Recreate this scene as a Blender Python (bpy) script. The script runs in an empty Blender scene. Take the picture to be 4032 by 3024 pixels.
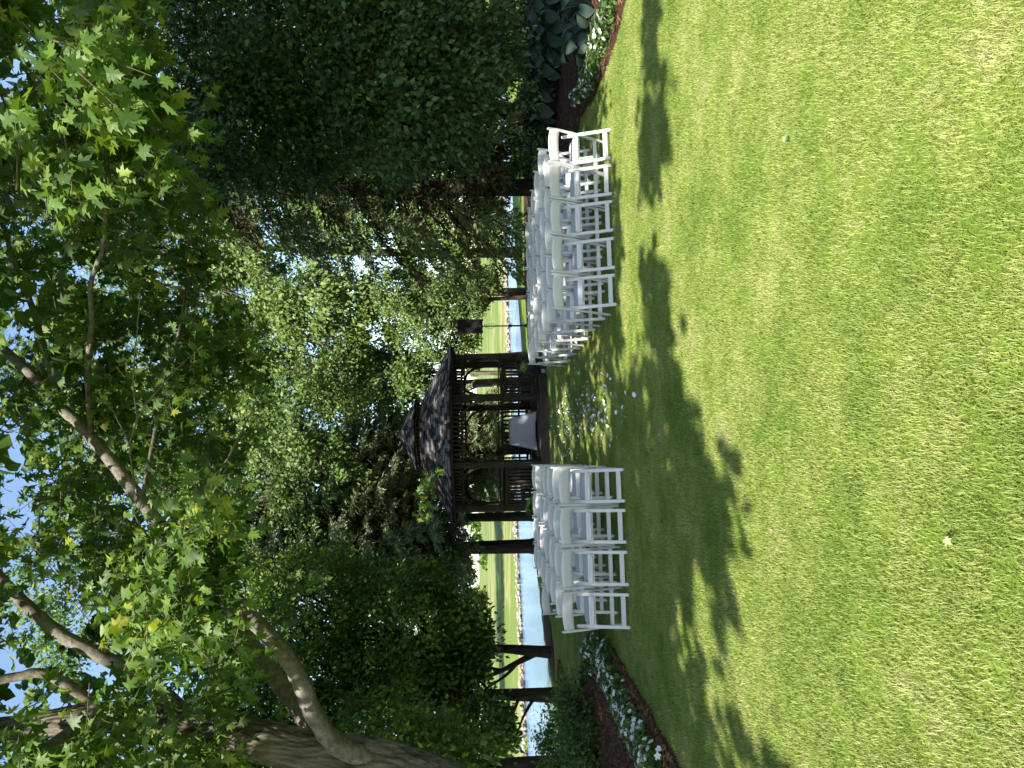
import bpy, math, random
import numpy as np
from mathutils import Vector, Matrix

random.seed(11)
rng = np.random.default_rng(11)
scene = bpy.context.scene
C = scene.collection

# ------------------------------------------------------------------ camera
# The photograph lies on its side: world "up" points to the left of the picture.
FPX = 3028.0
PITCH, ROLL = math.radians(2.09), math.radians(1.0)
EYE = Vector((0, 0, 1.65))
FW = Vector((0, math.cos(PITCH), -math.sin(PITCH)))
_r0, _u0 = Vector((1, 0, 0)), Vector((0, math.sin(PITCH), math.cos(PITCH)))
UP = _u0 * math.cos(ROLL) + _r0 * math.sin(ROLL)
RT = _r0 * math.cos(ROLL) - _u0 * math.sin(ROLL)
camd = bpy.data.cameras.new('camera')
camd.sensor_width = 36.0
camd.lens = FPX / 4032 * 36.0
camd.clip_start, camd.clip_end = 0.1, 2000
cam = bpy.data.objects.new('camera', camd)
X, Y, Z = -UP, RT, -FW
cam.matrix_world = Matrix(((X.x, Y.x, Z.x, EYE.x), (X.y, Y.y, Z.y, EYE.y), (X.z, Y.z, Z.z, EYE.z), (0, 0, 0, 1)))
C.objects.link(cam)
scene.camera = cam

# ------------------------------------------------------------------ light
SUN_EL, SUN_LEFT = math.radians(42), math.radians(20)     # behind the camera, a little to its left
TOSUN = Vector((-math.sin(SUN_LEFT) * math.cos(SUN_EL), -math.cos(SUN_LEFT) * math.cos(SUN_EL), math.sin(SUN_EL)))
w = bpy.data.worlds.new('World')
scene.world = w
w.use_nodes = True
nt = w.node_tree
sky = nt.nodes.new('ShaderNodeTexSky')
sky.sky_type = 'NISHITA'
sky.sun_disc = False
sky.sun_elevation = SUN_EL
sky.sun_rotation = math.atan2(TOSUN.x, TOSUN.y)
sky.air_density = 1.0
sky.dust_density = 0.6
nt.links.new(sky.outputs[0], nt.nodes['Background'].inputs[0])
nt.nodes['Background'].inputs[1].default_value = 0.125
sd = bpy.data.lights.new('sun', 'SUN')
sd.energy = 4.6
sd.angle = math.radians(0.53)
sd.color = (1.0, 0.94, 0.84)
sun = bpy.data.objects.new('sun', sd)
sun.rotation_euler = TOSUN.to_track_quat('Z', 'Y').to_euler()
C.objects.link(sun)
vs = scene.view_settings
vs.view_transform = 'Standard'
vs.look = 'None'
vs.gamma = 1.0
vs.exposure = 1.36
scene.cycles.max_bounces = 8
scene.cycles.diffuse_bounces = 5
scene.cycles.glossy_bounces = 3
scene.cycles.transmission_bounces = 5
scene.cycles.transparent_max_bounces = 4

# ------------------------------------------------------------------ helpers
def ray(px, py):
    a = ((3024 - py) - 1512) / FPX
    b = (2016 - px) / FPX
    return FW + RT * a + UP * b

def at(px, py, depth):
    d = ray(px, py)
    return EYE + d * (depth / d.y)

def ground(px, py, z=0.0):
    d = ray(px, py)
    return EYE + d * ((z - EYE.z) / d.z)

def proj(P):
    """world (n,3) array -> picture x, y of the 4032 x 3024 photograph, depth"""
    P = np.asarray(P, float) - np.array(EYE)
    dz = P @ np.array(FW)
    a = P @ np.array(RT) / np.where(dz > 0.05, dz, 0.05)
    b = P @ np.array(UP) / np.where(dz > 0.05, dz, 0.05)
    return 2016 - b * FPX, 3024 - (a * FPX + 1512), dz

def mesh_np(name, V, F, mat=None, rnd=None, smooth=False):
    """V (n,3); F (m,k) faces that all have k corners"""
    V = np.ascontiguousarray(V, np.float32)
    F = np.ascontiguousarray(F, np.int32)
    me = bpy.data.meshes.new(name)
    m, k = F.shape
    me.vertices.add(len(V))
    me.vertices.foreach_set('co', V.ravel())
    me.loops.add(m * k)
    me.loops.foreach_set('vertex_index', F.ravel())
    me.polygons.add(m)
    me.polygons.foreach_set('loop_start', np.arange(0, m * k, k, dtype=np.int32))
    me.polygons.foreach_set('loop_total', np.full(m, k, np.int32))
    if smooth:
        me.polygons.foreach_set('use_smooth', np.ones(m, bool))
    if rnd is not None:
        at_ = me.attributes.new('rnd', 'FLOAT', 'POINT')
        at_.data.foreach_set('value', np.ascontiguousarray(rnd, np.float32))
    me.update(calc_edges=True)
    if mat:
        me.materials.append(mat)
    return me

class MB:
    """collects faces for ONE mesh"""
    def __init__(s):
        s.v, s.f, s.r = [], [], []
    def add(s, vs_, fs, r=0.5):
        n = len(s.v)
        s.v += [tuple(p) for p in vs_]
        s.f += [tuple(i + n for i in f) for f in fs]
        s.r += [r] * len(vs_)
        return s
    def box(s, c, d, rz=0.0, r=0.5):
        hx, hy, hz = d[0] / 2, d[1] / 2, d[2] / 2
        cs, sn = math.cos(rz), math.sin(rz)
        vs_ = []
        for z in (-hz, hz):
            for x, y in ((-hx, -hy), (hx, -hy), (hx, hy), (-hx, hy)):
                vs_.append((c[0] + x * cs - y * sn, c[1] + x * sn + y * cs, c[2] + z))
        return s.add(vs_, [(3, 2, 1, 0), (4, 5, 6, 7), (0, 1, 5, 4), (1, 2, 6, 5), (2, 3, 7, 6), (3, 0, 4, 7)], r)
    def bar(s, pts, wid, thk, side, ch=0.25, r=0.5):
        """chamfered rectangular bar along a polyline; side = direction of its width"""
        pts = [Vector(p) for p in pts]
        side = Vector(side).normalized()
        wl = wid if isinstance(wid, (list, tuple)) else [wid] * len(pts)
        tl = thk if isinstance(thk, (list, tuple)) else [thk] * len(pts)
        rings = []
        for i, p in enumerate(pts):
            t = (pts[min(i + 1, len(pts) - 1)] - pts[max(i - 1, 0)]).normalized()
            n = t.cross(side).normalized()
            sd_ = n.cross(t).normalized()
            a, b = wl[i] / 2, tl[i] / 2
            c = min(a, b) * ch * 2 * 0.5
            ring = [(a, -b + c), (a, b - c), (a - c, b), (-a + c, b), (-a, b - c), (-a, -b + c), (-a + c, -b), (a - c, -b)]
            rings.append([p + sd_ * x + n * y for x, y in ring])
        vs_ = [q for rg in rings for q in rg]
        fs = []
        for i in range(len(rings) - 1):
            for j in range(8):
                k = (j + 1) % 8
                fs.append((i * 8 + j, i * 8 + k, i * 8 + 8 + k, i * 8 + 8 + j))
        fs.append(tuple(range(7, -1, -1)))
        fs.append(tuple((len(rings) - 1) * 8 + j for j in range(8)))
        return s.add(vs_, fs, r)
    def tube(s, pts, rad, seg=8, r=0.5, cap=True, wob=0.0):
        pts = [Vector(p) for p in pts]
        rl = rad if isinstance(rad, (list, tuple)) else [rad] * len(pts)
        ref = Vector((0.31, 0.93, 0.17))
        vs_ = []
        for i, p in enumerate(pts):
            t = (pts[min(i + 1, len(pts) - 1)] - pts[max(i - 1, 0)]).normalized()
            a = t.cross(ref).normalized()
            b = t.cross(a)
            for j in range(seg):
                an = 2 * math.pi * j / seg
                q = rl[i] * (1 + wob * random.uniform(-1, 1))
                vs_.append(p + a * math.cos(an) * q + b * math.sin(an) * q)
        fs = []
        for i in range(len(pts) - 1):
            for j in range(seg):
                k = (j + 1) % seg
                fs.append((i * seg + j, i * seg + k, i * seg + seg + k, i * seg + seg + j))
        if cap:
            fs.append(tuple(range(seg - 1, -1, -1)))
            fs.append(tuple((len(pts) - 1) * seg + j for j in range(seg)))
        return s.add(vs_, fs, r)
    def lathe(s, prof, seg=16, c=(0, 0, 0), r=0.5, a0=0.0):
        vs_, fs = [], []
        for rr, z in prof:
            for j in range(seg):
                an = 2 * math.pi * j / seg + a0
                vs_.append((c[0] + rr * math.cos(an), c[1] + rr * math.sin(an), c[2] + z))
        for i in range(len(prof) - 1):
            for j in range(seg):
                k = (j + 1) % seg
                fs.append((i * seg + j, i * seg + k, i * seg + seg + k, i * seg + seg + j))
        fs.append(tuple(range(seg - 1, -1, -1)))
        fs.append(tuple((len(prof) - 1) * seg + j for j in range(seg)))
        return s.add(vs_, fs, r)
    def mesh(s, name, mat, smooth=False):
        me = bpy.data.meshes.new(name)
        me.from_pydata(s.v, [], s.f)
        a = me.attributes.new('rnd', 'FLOAT', 'POINT')
        a.data.foreach_set('value', np.array(s.r, np.float32))
        if smooth:
            me.polygons.foreach_set('use_smooth', [True] * len(me.polygons))
        me.materials.append(mat)
        me.update()
        return me

def obj(name, me, parent=None, loc=(0, 0, 0), rot=(0, 0, 0), scale=None):
    o = bpy.data.objects.new(name, me)
    C.objects.link(o)
    o.location = loc
    o.rotation_euler = rot
    if scale is not None:
        o.scale = (scale, scale, scale) if isinstance(scale, (int, float)) else scale
    if parent:
        o.parent = parent
    return o

def tag(o, label=None, cat=None, group=None, kind=None):
    if label: o['label'] = label
    if cat: o['category'] = cat
    if group: o['group'] = group
    if kind: o['kind'] = kind
    return o

def thing(name, label, cat, loc=(0, 0, 0), rz=0.0, group=None):
    return tag(obj(name, None, None, loc, (0, 0, rz)), label, cat, group)

def copy_thing(root, loc, rz, label, group=None, scale=None):
    r = root.copy()
    C.objects.link(r)
    r.location = loc
    r.rotation_euler = (0, 0, rz)
    if scale is not None:
        r.scale = (scale, scale, scale)
    tag(r, label, None, group)
    for ch in root.children:
        c = ch.copy()
        C.objects.link(c)
        c.parent = r
        for g in ch.children:
            d = g.copy()
            C.objects.link(d)
            d.parent = c
    return r

# ------------------------------------------------------------------ materials
def new_mat(name):
    m = bpy.data.materials.new(name)
    m.use_nodes = True
    n = m.node_tree.nodes
    return m, n, m.node_tree.links, n['Principled BSDF']

def ramp(n, cols):
    r = n.new('ShaderNodeValToRGB')
    el = r.color_ramp.elements
    while len(el) > 1:
        el.remove(el[0])
    el[0].position, el[0].color = cols[0][0], (*cols[0][1], 1)
    for p, c in cols[1:]:
        e = el.new(p)
        e.color = (*c, 1)
    return r

def noise(n, l, scale, detail=4, rough=0.6, vec=None, stretch=None, coord='Object'):
    t = n.new('ShaderNodeTexNoise')
    t.inputs['Scale'].default_value = scale
    t.inputs['Detail'].default_value = detail
    t.inputs['Roughness'].default_value = rough
    if vec is None:
        if coord == 'World':
            g = n.new('ShaderNodeNewGeometry')
            vec = g.outputs['Position']
        else:
            tc = n.new('ShaderNodeTexCoord')
            vec = tc.outputs[coord]
    if stretch:
        mp = n.new('ShaderNodeMapping')
        mp.inputs['Scale'].default_value = stretch
        l.new(vec, mp.inputs[0])
        vec = mp.outputs[0]
    l.new(vec, t.inputs['Vector'])
    return t

def bump(n, l, height, bsdf, strength=0.5, dist=0.02):
    b = n.new('ShaderNodeBump')
    b.inputs['Strength'].default_value = strength
    b.inputs['Distance'].default_value = dist
    l.new(height, b.inputs['Height'])
    l.new(b.outputs[0], bsdf.inputs['Normal'])

def mat_leaf(name, cols, trans=0.3, rough=0.5, spec=0.3, tint=(1.25, 1.2, 0.5), wn=None):
    m, n, l, b = new_mat(name)
    a = n.new('ShaderNodeAttribute')
    a.attribute_name = 'rnd'
    src = a.outputs['Fac']
    if wn:
        t = noise(n, l, wn, 3, 0.55, coord='World')
        mx = n.new('ShaderNodeMath'); mx.operation = 'ADD'
        sc = n.new('ShaderNodeMath'); sc.operation = 'MULTIPLY_ADD'
        l.new(t.outputs['Fac'], sc.inputs[0]); sc.inputs[1].default_value = 1.4; sc.inputs[2].default_value = -0.7
        l.new(src, mx.inputs[0]); l.new(sc.outputs[0], mx.inputs[1])
        src = mx.outputs[0]
    r = ramp(n, cols)
    l.new(src, r.inputs[0])
    l.new(r.outputs[0], b.inputs['Base Color'])
    b.inputs['Roughness'].default_value = rough
    b.inputs['Specular IOR Level'].default_value = spec
    tr = n.new('ShaderNodeBsdfTranslucent')
    mu = n.new('ShaderNodeMix'); mu.data_type = 'RGBA'; mu.blend_type = 'MULTIPLY'
    mu.inputs[0].default_value = 1.0
    l.new(r.outputs[0], mu.inputs[6]); mu.inputs[7].default_value = (*tint, 1)
    l.new(mu.outputs[2], tr.inputs[0])
    ms = n.new('ShaderNodeMixShader')
    ms.inputs[0].default_value = trans
    l.new(b.outputs[0], ms.inputs[1]); l.new(tr.outputs[0], ms.inputs[2])
    l.new(ms.outputs[0], n['Material Output'].inputs[0])
    return m

def mat_plain(name, col, rough=0.6, spec=0.4, metal=0.0, var=0.0, nscale=6, bmp=0.0, stretch=None, bscale=60, objrand=0.0):
    m, n, l, b = new_mat(name)
    b.inputs['Roughness'].default_value = rough
    b.inputs['Specular IOR Level'].default_value = spec
    b.inputs['Metallic'].default_value = metal
    lo = tuple(max(0, c * (1 - var)) for c in col)
    hi = tuple(min(1, c * (1 + var)) for c in col)
    t = noise(n, l, nscale, 5, 0.6, stretch=stretch)
    r = ramp(n, [(0.3, lo), (0.7, hi)])
    src = t.outputs['Fac']
    if objrand:
        oi = n.new('ShaderNodeObjectInfo')
        at_ = n.new('ShaderNodeAttribute'); at_.attribute_name = 'rnd'
        s1 = n.new('ShaderNodeMath'); s1.operation = 'MULTIPLY_ADD'
        l.new(oi.outputs['Random'], s1.inputs[0]); s1.inputs[1].default_value = objrand; s1.inputs[2].default_value = -objrand / 2 - 0.5 * objrand
        s2 = n.new('ShaderNodeMath'); s2.operation = 'MULTIPLY_ADD'
        l.new(at_.outputs['Fac'], s2.inputs[0]); s2.inputs[1].default_value = objrand
        l.new(s1.outputs[0], s2.inputs[2])
        s3 = n.new('ShaderNodeMath'); s3.operation = 'ADD'
        l.new(src, s3.inputs[0]); l.new(s2.outputs[0], s3.inputs[1])
        src = s3.outputs[0]
    l.new(src, r.inputs[0])
    l.new(r.outputs[0], b.inputs['Base Color'])
    if bmp:
        t2 = noise(n, l, bscale, 5, 0.65, stretch=stretch)
        bump(n, l, t2.outputs['Fac'], b, bmp, 0.02)
    return m

def mat_bark(name, dark, light, scale=9.0, strength=1.0, stretch=(1, 1, 0.16)):
    m, n, l, b = new_mat(name)
    t = noise(n, l, scale, 6, 0.65, stretch=stretch)
    t2 = noise(n, l, 2.2, 3, 0.5)
    r = ramp(n, [(0.36, dark), (0.52, tuple((a + c) / 2 for a, c in zip(dark, light))), (0.66, light)])
    l.new(t.outputs['Fac'], r.inputs[0])
    mx = n.new('ShaderNodeMix'); mx.data_type = 'RGBA'; mx.blend_type = 'MULTIPLY'
    mx.inputs[0].default_value = 0.6
    r2 = ramp(n, [(0.35, (0.55, 0.58, 0.5)), (0.65, (1, 1, 1))])
    l.new(t2.outputs['Fac'], r2.inputs[0])
    l.new(r.outputs[0], mx.inputs[6]); l.new(r2.outputs[0], mx.inputs[7])
    l.new(mx.outputs[2], b.inputs['Base Color'])
    b.inputs['Roughness'].default_value = 0.9
    b.inputs['Specular IOR Level'].default_value = 0.15
    bump(n, l, t.outputs['Fac'], b, strength, 0.05)
    return m

M = {}
M['white'] = mat_plain('white_resin', (0.57, 0.57, 0.555), 0.42, 0.4, var=0.05, nscale=5)
M['pad'] = mat_plain('white_vinyl_pad', (0.60, 0.595, 0.62), 0.5, 0.35, var=0.04)
M['wood'] = mat_plain('weathered_wood', (0.038, 0.031, 0.024), 0.85, 0.2, var=0.45, nscale=7, bmp=0.4, stretch=(6, 6, 0.7), bscale=9, objrand=0.25)
M['deck'] = mat_plain('deck_wood', (0.078, 0.060, 0.044), 0.85, 0.2, var=0.4, nscale=5, bmp=0.3, stretch=(0.8, 7, 7), bscale=9)
M['shingle'] = mat_plain('grey_cedar_shingle', (0.095, 0.088, 0.084), 0.9, 0.15, var=0.75, nscale=5, bmp=0.5, stretch=(8, 1, 8), bscale=8, objrand=1.0)
M['cloth'] = mat_plain('white_tablecloth', (0.43, 0.44, 0.53), 0.8, 0.2, var=0.03, bmp=0.05, bscale=30)
M['black'] = mat_plain('black_plastic', (0.012, 0.012, 0.013), 0.55, 0.35, var=0.2)
M['grille'] = mat_plain('speaker_grille', (0.010, 0.010, 0.011), 0.8, 0.2, var=0.4, nscale=300)
M['blue_metal'] = mat_plain('navy_lantern_metal', (0.022, 0.032, 0.07), 0.5, 0.5, 0.3, var=0.3)
M['brass'] = mat_plain('lantern_ring_metal', (0.20, 0.18, 0.14), 0.4, 0.5, 0.8, var=0.2)
M['candle'] = mat_plain('candle_wax', (0.72, 0.76, 0.74), 0.5, 0.4, var=0.05)
M['pot'] = mat_plain('dark_planter', (0.018, 0.018, 0.022), 0.6, 0.3, var=0.3)
M['petal'] = mat_leaf('white_petal', [(0, (0.74, 0.74, 0.76)), (1, (0.82, 0.81, 0.80))], 0.25, 0.6, 0.2, (1, 1, 1))
M['flower'] = mat_leaf('white_blossom', [(0, (0.74, 0.76, 0.74)), (1, (0.82, 0.83, 0.8))], 0.25, 0.6, 0.2, (1, 1, 1))
M['stamen'] = mat_plain('yellow_centre', (0.55, 0.45, 0.08), 0.7)
M['rock'] = mat_plain('shore_rock', (0.24, 0.19, 0.155), 0.9, 0.2, var=0.4, nscale=5, bmp=0.5, bscale=12)
M['riprap'] = mat_plain('pale_riprap', (0.42, 0.36, 0.28), 0.9, 0.2, var=0.35, nscale=2.0, objrand=0.6)
M['dryleaf'] = mat_leaf('dry_leaf', [(0, (0.22, 0.09, 0.045)), (1, (0.34, 0.17, 0.09))], 0.25, 0.6, 0.2, (1.1, 0.9, 0.7))
M['paleleaf'] = mat_leaf('pale_leaf', [(0, (0.34, 0.38, 0.20)), (1, (0.40, 0.42, 0.24))], 0.25, 0.6, 0.2, (1, 1, 0.8))
M['chip'] = mat_plain('bark_mulch_chip', (0.12, 0.062, 0.036), 0.95, 0.1, var=0.5, nscale=3, objrand=0.8)
M['bark_maple'] = mat_bark('silver_maple_bark', (0.045, 0.037, 0.029), (0.255, 0.225, 0.185), 11, 1.0)
M['bark_limb'] = mat_bark('silver_maple_limb_bark', (0.12, 0.105, 0.085), (0.25, 0.23, 0.195), 16, 0.35, (1, 1, 1))
M['bark_grey'] = mat_bark('grey_bark', (0.045, 0.038, 0.03), (0.16, 0.135, 0.105), 10, 0.8)
M['bark_dark'] = mat_bark('dark_bark', (0.018, 0.014, 0.011), (0.06, 0.046, 0.034), 12, 0.8)
M['twig'] = mat_plain('twig', (0.14, 0.105, 0.075), 0.85, 0.2, var=0.3)
M['maple'] = mat_leaf('maple_leaf', [(0.0, (0.046, 0.091, 0.021)), (0.5, (0.086, 0.163, 0.031)), (0.9, (0.163, 0.256, 0.042)), (1, (0.289, 0.326, 0.048))], 0.36, 0.48, 0.32, (1.5, 1.45, 0.5))
M['beech'] = mat_leaf('dark_broad_leaf', [(0.0, (0.025, 0.053, 0.015)), (0.7, (0.048, 0.098, 0.025)), (1, (0.098, 0.161, 0.046))], 0.25, 0.5, 0.3, (1.4, 1.3, 0.5), wn=0.7)
M['poplar'] = mat_leaf('yellow_green_leaf', [(0.0, (0.062, 0.117, 0.024)), (0.5, (0.117, 0.199, 0.039)), (1, (0.234, 0.309, 0.062))], 0.32, 0.5, 0.3, (1.4, 1.3, 0.5), wn=0.5)
M['willow'] = mat_leaf('willow_leaf', [(0.0, (0.082, 0.136, 0.029)), (1, (0.218, 0.302, 0.083))], 0.3, 0.5, 0.3, (1.3, 1.3, 0.5), wn=0.5)
M['olive'] = mat_leaf('grey_green_leaf', [(0.0, (0.063, 0.110, 0.029)), (0.6, (0.120, 0.193, 0.048)), (1, (0.217, 0.290, 0.086))], 0.28, 0.5, 0.3, (1.3, 1.2, 0.5), wn=0.8)
M['darkgreen'] = mat_leaf('deep_green_leaf', [(0.0, (0.044, 0.091, 0.019)), (0.6, (0.095, 0.182, 0.032)), (1, (0.239, 0.320, 0.044))], 0.3, 0.5, 0.3, (1.5, 1.4, 0.4), wn=0.6)
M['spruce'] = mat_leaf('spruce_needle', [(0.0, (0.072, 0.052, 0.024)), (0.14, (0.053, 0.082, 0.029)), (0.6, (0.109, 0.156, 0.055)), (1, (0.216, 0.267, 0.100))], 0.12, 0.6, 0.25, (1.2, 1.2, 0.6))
M['bluespruce'] = mat_leaf('blue_spruce_needle', [(0.0, (0.110, 0.075, 0.029)), (0.12, (0.077, 0.098, 0.038)), (0.55, (0.165, 0.207, 0.098)), (1, (0.319, 0.360, 0.187))], 0.15, 0.6, 0.25, (1.1, 1.1, 0.8))
M['hosta'] = mat_leaf('hosta_leaf', [(0.0, (0.026, 0.052, 0.04)), (1, (0.05, 0.085, 0.06))], 0.15, 0.5, 0.3, (1.2, 1.3, 0.6))
M['bedleaf'] = mat_leaf('bedding_leaf', [(0.0, (0.036, 0.078, 0.018)), (0.7, (0.072, 0.138, 0.030)), (1, (0.156, 0.228, 0.042))], 0.3, 0.45, 0.4, (1.4, 1.3, 0.5))
M['fern'] = mat_leaf('fern_frond', [(0.0, (0.036, 0.072, 0.014)), (1, (0.090, 0.156, 0.030))], 0.3, 0.5, 0.3, (1.4, 1.3, 0.5))

# lawn soil / far grass / blades share the same patchy colouring in world space
def mat_lawn():
    m, n, l, b = new_mat('lawn_ground')
    t1 = noise(n, l, 1.3, 4, 0.6, coord='World')
    t2 = noise(n, l, 55, 5, 0.75, coord='World')
    t3 = noise(n, l, 0.09, 6, 0.65, coord='World', stretch=(0.6, 1.3, 1))
    r1 = ramp(n, [(0.3, (0.125, 0.21, 0.030)), (0.55, (0.18, 0.26, 0.042)), (0.75, (0.24, 0.295, 0.065))])
    l.new(t1.outputs['Fac'], r1.inputs[0])
    r2 = ramp(n, [(0.3, (0.45, 0.45, 0.4)), (0.7, (1.2, 1.2, 1.1))])
    l.new(t2.outputs['Fac'], r2.inputs[0])
    mx = n.new('ShaderNodeMix'); mx.data_type = 'RGBA'; mx.blend_type = 'MULTIPLY'; mx.inputs[0].default_value = 0.8
    l.new(r1.outputs[0], mx.inputs[6]); l.new(r2.outputs[0], mx.inputs[7])
    # far bank: mown golf grass with straw-coloured rough
    rf = ramp(n, [(0.38, (0.115, 0.17, 0.036)), (0.53, (0.15, 0.20, 0.05)), (0.57, (0.30, 0.27, 0.12)), (0.66, (0.13, 0.19, 0.045))])
    l.new(t3.outputs['Fac'], rf.inputs[0])
    g = n.new('ShaderNodeNewGeometry')
    sp = n.new('ShaderNodeSeparateXYZ')
    l.new(g.outputs['Position'], sp.inputs[0])
    mr = n.new('ShaderNodeMapRange')
    mr.inputs['From Min'].default_value, mr.inputs['From Max'].default_value = 40, 46
    l.new(sp.outputs['Y'], mr.inputs['Value'])
    m2 = n.new('ShaderNodeMix'); m2.data_type = 'RGBA'
    l.new(mr.outputs[0], m2.inputs[0]); l.new(mx.outputs[2], m2.inputs[6]); l.new(rf.outputs[0], m2.inputs[7])
    l.new(m2.outputs[2], b.inputs['Base Color'])
    b.inputs['Roughness'].default_value = 0.95
    b.inputs['Specular IOR Level'].default_value = 0.1
    bump(n, l, t2.outputs['Fac'], b, 0.5, 0.02)
    return m
M['lawn'] = mat_lawn()

def mat_blade():
    m, n, l, b = new_mat('grass_blade')
    t1 = noise(n, l, 1.3, 4, 0.6, coord='World')
    t4 = noise(n, l, 7.0, 3, 0.6, coord='World')
    a = n.new('ShaderNodeAttribute'); a.attribute_name = 'rnd'
    s = n.new('ShaderNodeMath'); s.operation = 'MULTIPLY_ADD'
    l.new(a.outputs['Fac'], s.inputs[0]); s.inputs[1].default_value = 0.42; s.inputs[2].default_value = -0.31
    s2 = n.new('ShaderNodeMath'); s2.operation = 'ADD'
    ct = n.new('ShaderNodeMath'); ct.operation = 'MULTIPLY_ADD'
    l.new(t1.outputs['Fac'], ct.inputs[0]); ct.inputs[1].default_value = 1.2; ct.inputs[2].default_value = -0.09
    l.new(ct.outputs[0], s2.inputs[0]); l.new(s.outputs[0], s2.inputs[1])
    s4 = n.new('ShaderNodeMath'); s4.operation = 'MULTIPLY_ADD'
    l.new(t4.outputs['Fac'], s4.inputs[0]); s4.inputs[1].default_value = 0.5; s4.inputs[2].default_value = -0.15
    s3 = n.new('ShaderNodeMath'); s3.operation = 'ADD'
    l.new(s2.outputs[0], s3.inputs[0]); l.new(s4.outputs[0], s3.inputs[1])
    r = ramp(n, [(0.18, (0.14, 0.225, 0.036)), (0.42, (0.225, 0.305, 0.056)), (0.60, (0.315, 0.37, 0.09)), (0.80, (0.43, 0.435, 0.165)), (0.97, (0.53, 0.50, 0.27))])
    l.new(s3.outputs[0], r.inputs[0])
    l.new(r.outputs[0], b.inputs['Base Color'])
    b.inputs['Roughness'].default_value = 0.5
    b.inputs['Specular IOR Level'].default_value = 0.3
    tr = n.new('ShaderNodeBsdfTranslucent')
    l.new(r.outputs[0], tr.inputs[0])
    ms = n.new('ShaderNodeMixShader'); ms.inputs[0].default_value = 0.3
    l.new(b.outputs[0], ms.inputs[1]); l.new(tr.outputs[0], ms.inputs[2])
    l.new(ms.outputs[0], n['Material Output'].inputs[0])
    return m
M['blade'] = mat_blade()

def mat_mulch():
    m, n, l, b = new_mat('bark_mulch')
    t = noise(n, l, 28, 6, 0.75, stretch=(1, 2.2, 1), coord='World')
    r = ramp(n, [(0.3, (0.030, 0.017, 0.011)), (0.5, (0.082, 0.045, 0.028)), (0.7, (0.17, 0.095, 0.06))])
    l.new(t.outputs['Fac'], r.inputs[0])
    l.new(r.outputs[0], b.inputs['Base Color'])
    b.inputs['Roughness'].default_value = 0.95
    b.inputs['Specular IOR Level'].default_value = 0.1
    bump(n, l, t.outputs['Fac'], b, 1.0, 0.04)
    return m
M['mulch'] = mat_mulch()

def mat_water():
    m, n, l, b = new_mat('lake_water')
    b.inputs['Base Color'].default_value = (0.10, 0.20, 0.32, 1)
    b.inputs['Roughness'].default_value = 0.16
    b.inputs['IOR'].default_value = 1.33
    t = noise(n, l, 2.2, 4, 0.6, coord='World', stretch=(0.5, 1.3, 1))
    bump(n, l, t.outputs['Fac'], b, 0.55, 0.12)
    return m
M['water'] = mat_water()

def mat_glass():
    m, n, l, b = new_mat('lantern_glass')
    b.inputs['Base Color'].default_value = (0.9, 0.93, 0.95, 1)
    b.inputs['Roughness'].default_value = 0.05
    b.inputs['Transmission Weight'].default_value = 1.0
    b.inputs['IOR'].default_value = 1.1
    return m
M['glass'] = mat_glass()

# ------------------------------------------------------------------ terrain and lake
WATER_Z = -0.5
NEAR = np.array([(-90, -30), (-30, -2), (-14, 8), (-9.6, 14), (-8.0, 18.5), (-7.6, 22.5), (-6.0, 25.5), (-1.5, 30), (5, 37), (14, 43), (45, 58), (110, 84)], float)
FARS = np.array([(-120, 2), (-60, 20), (-34, 36), (-20.7, 45), (5.4, 63), (30, 76), (70, 96), (130, 124)], float)

def yline(L, x):
    return np.interp(x, L[:, 0], L[:, 1])

def terrain_z(x, y):
    dn = (y - yline(NEAR, x)) * 0.78        # > 0 beyond the near shore
    df = (y - yline(FARS, x)) * 0.82        # > 0 beyond the far shore
    bank = np.clip(dn / 1.1, 0, 1)
    z = -1.3 * bank * bank * (3 - 2 * bank)
    rise = np.clip((df + 3) / 3.6, 0, 1)
    zf = -1.3 + 0.95 * rise + 0.0
    slope = np.clip(df, 0, None)
    zf = zf + 1.55 * (1 - np.exp(-slope / 26)) + 0.013 * slope + 0.35 * np.sin(x * 0.06 + 1) * np.clip(slope / 30, 0, 1)
    return np.where(df > -3, np.maximum(zf, z), z)

xs = np.unique(np.concatenate([np.linspace(-400, -40, 25), np.linspace(-40, -14, 27), np.linspace(-14, 14, 85), np.linspace(14, 60, 47), np.linspace(60, 500, 30)]))
ys = np.unique(np.concatenate([np.linspace(-60, 0, 16), np.linspace(0, 12, 13), np.linspace(12, 46, 103), np.linspace(46, 130, 57), np.linspace(130, 900, 40)]))
gx, gy = np.meshgrid(xs, ys)
gz = terrain_z(gx, gy)
V = np.stack([gx.ravel(), gy.ravel(), gz.ravel()], 1)
nx, ny = len(xs), len(ys)
ii, jj = np.meshgrid(np.arange(nx - 1), np.arange(ny - 1))
b0 = (jj * nx + ii).ravel()
F = np.stack([b0, b0 + 1, b0 + nx + 1, b0 + nx], 1)
tag(obj('ground', mesh_np('ground', V, F, M['lawn'], smooth=True)), 'green lawn sloping to the lake and rising beyond it', 'lawn', kind='structure')
mb = MB()
mb.add([(-400, -60, WATER_Z), (500, -60, WATER_Z), (500, 260, WATER_Z), (-400, 260, WATER_Z)], [(0, 1, 2, 3)])
tag(obj('lake_water', mb.mesh('lake_water', M['water'])), 'pale blue rippled lake beyond the lawn', 'lake', kind='structure')

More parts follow.
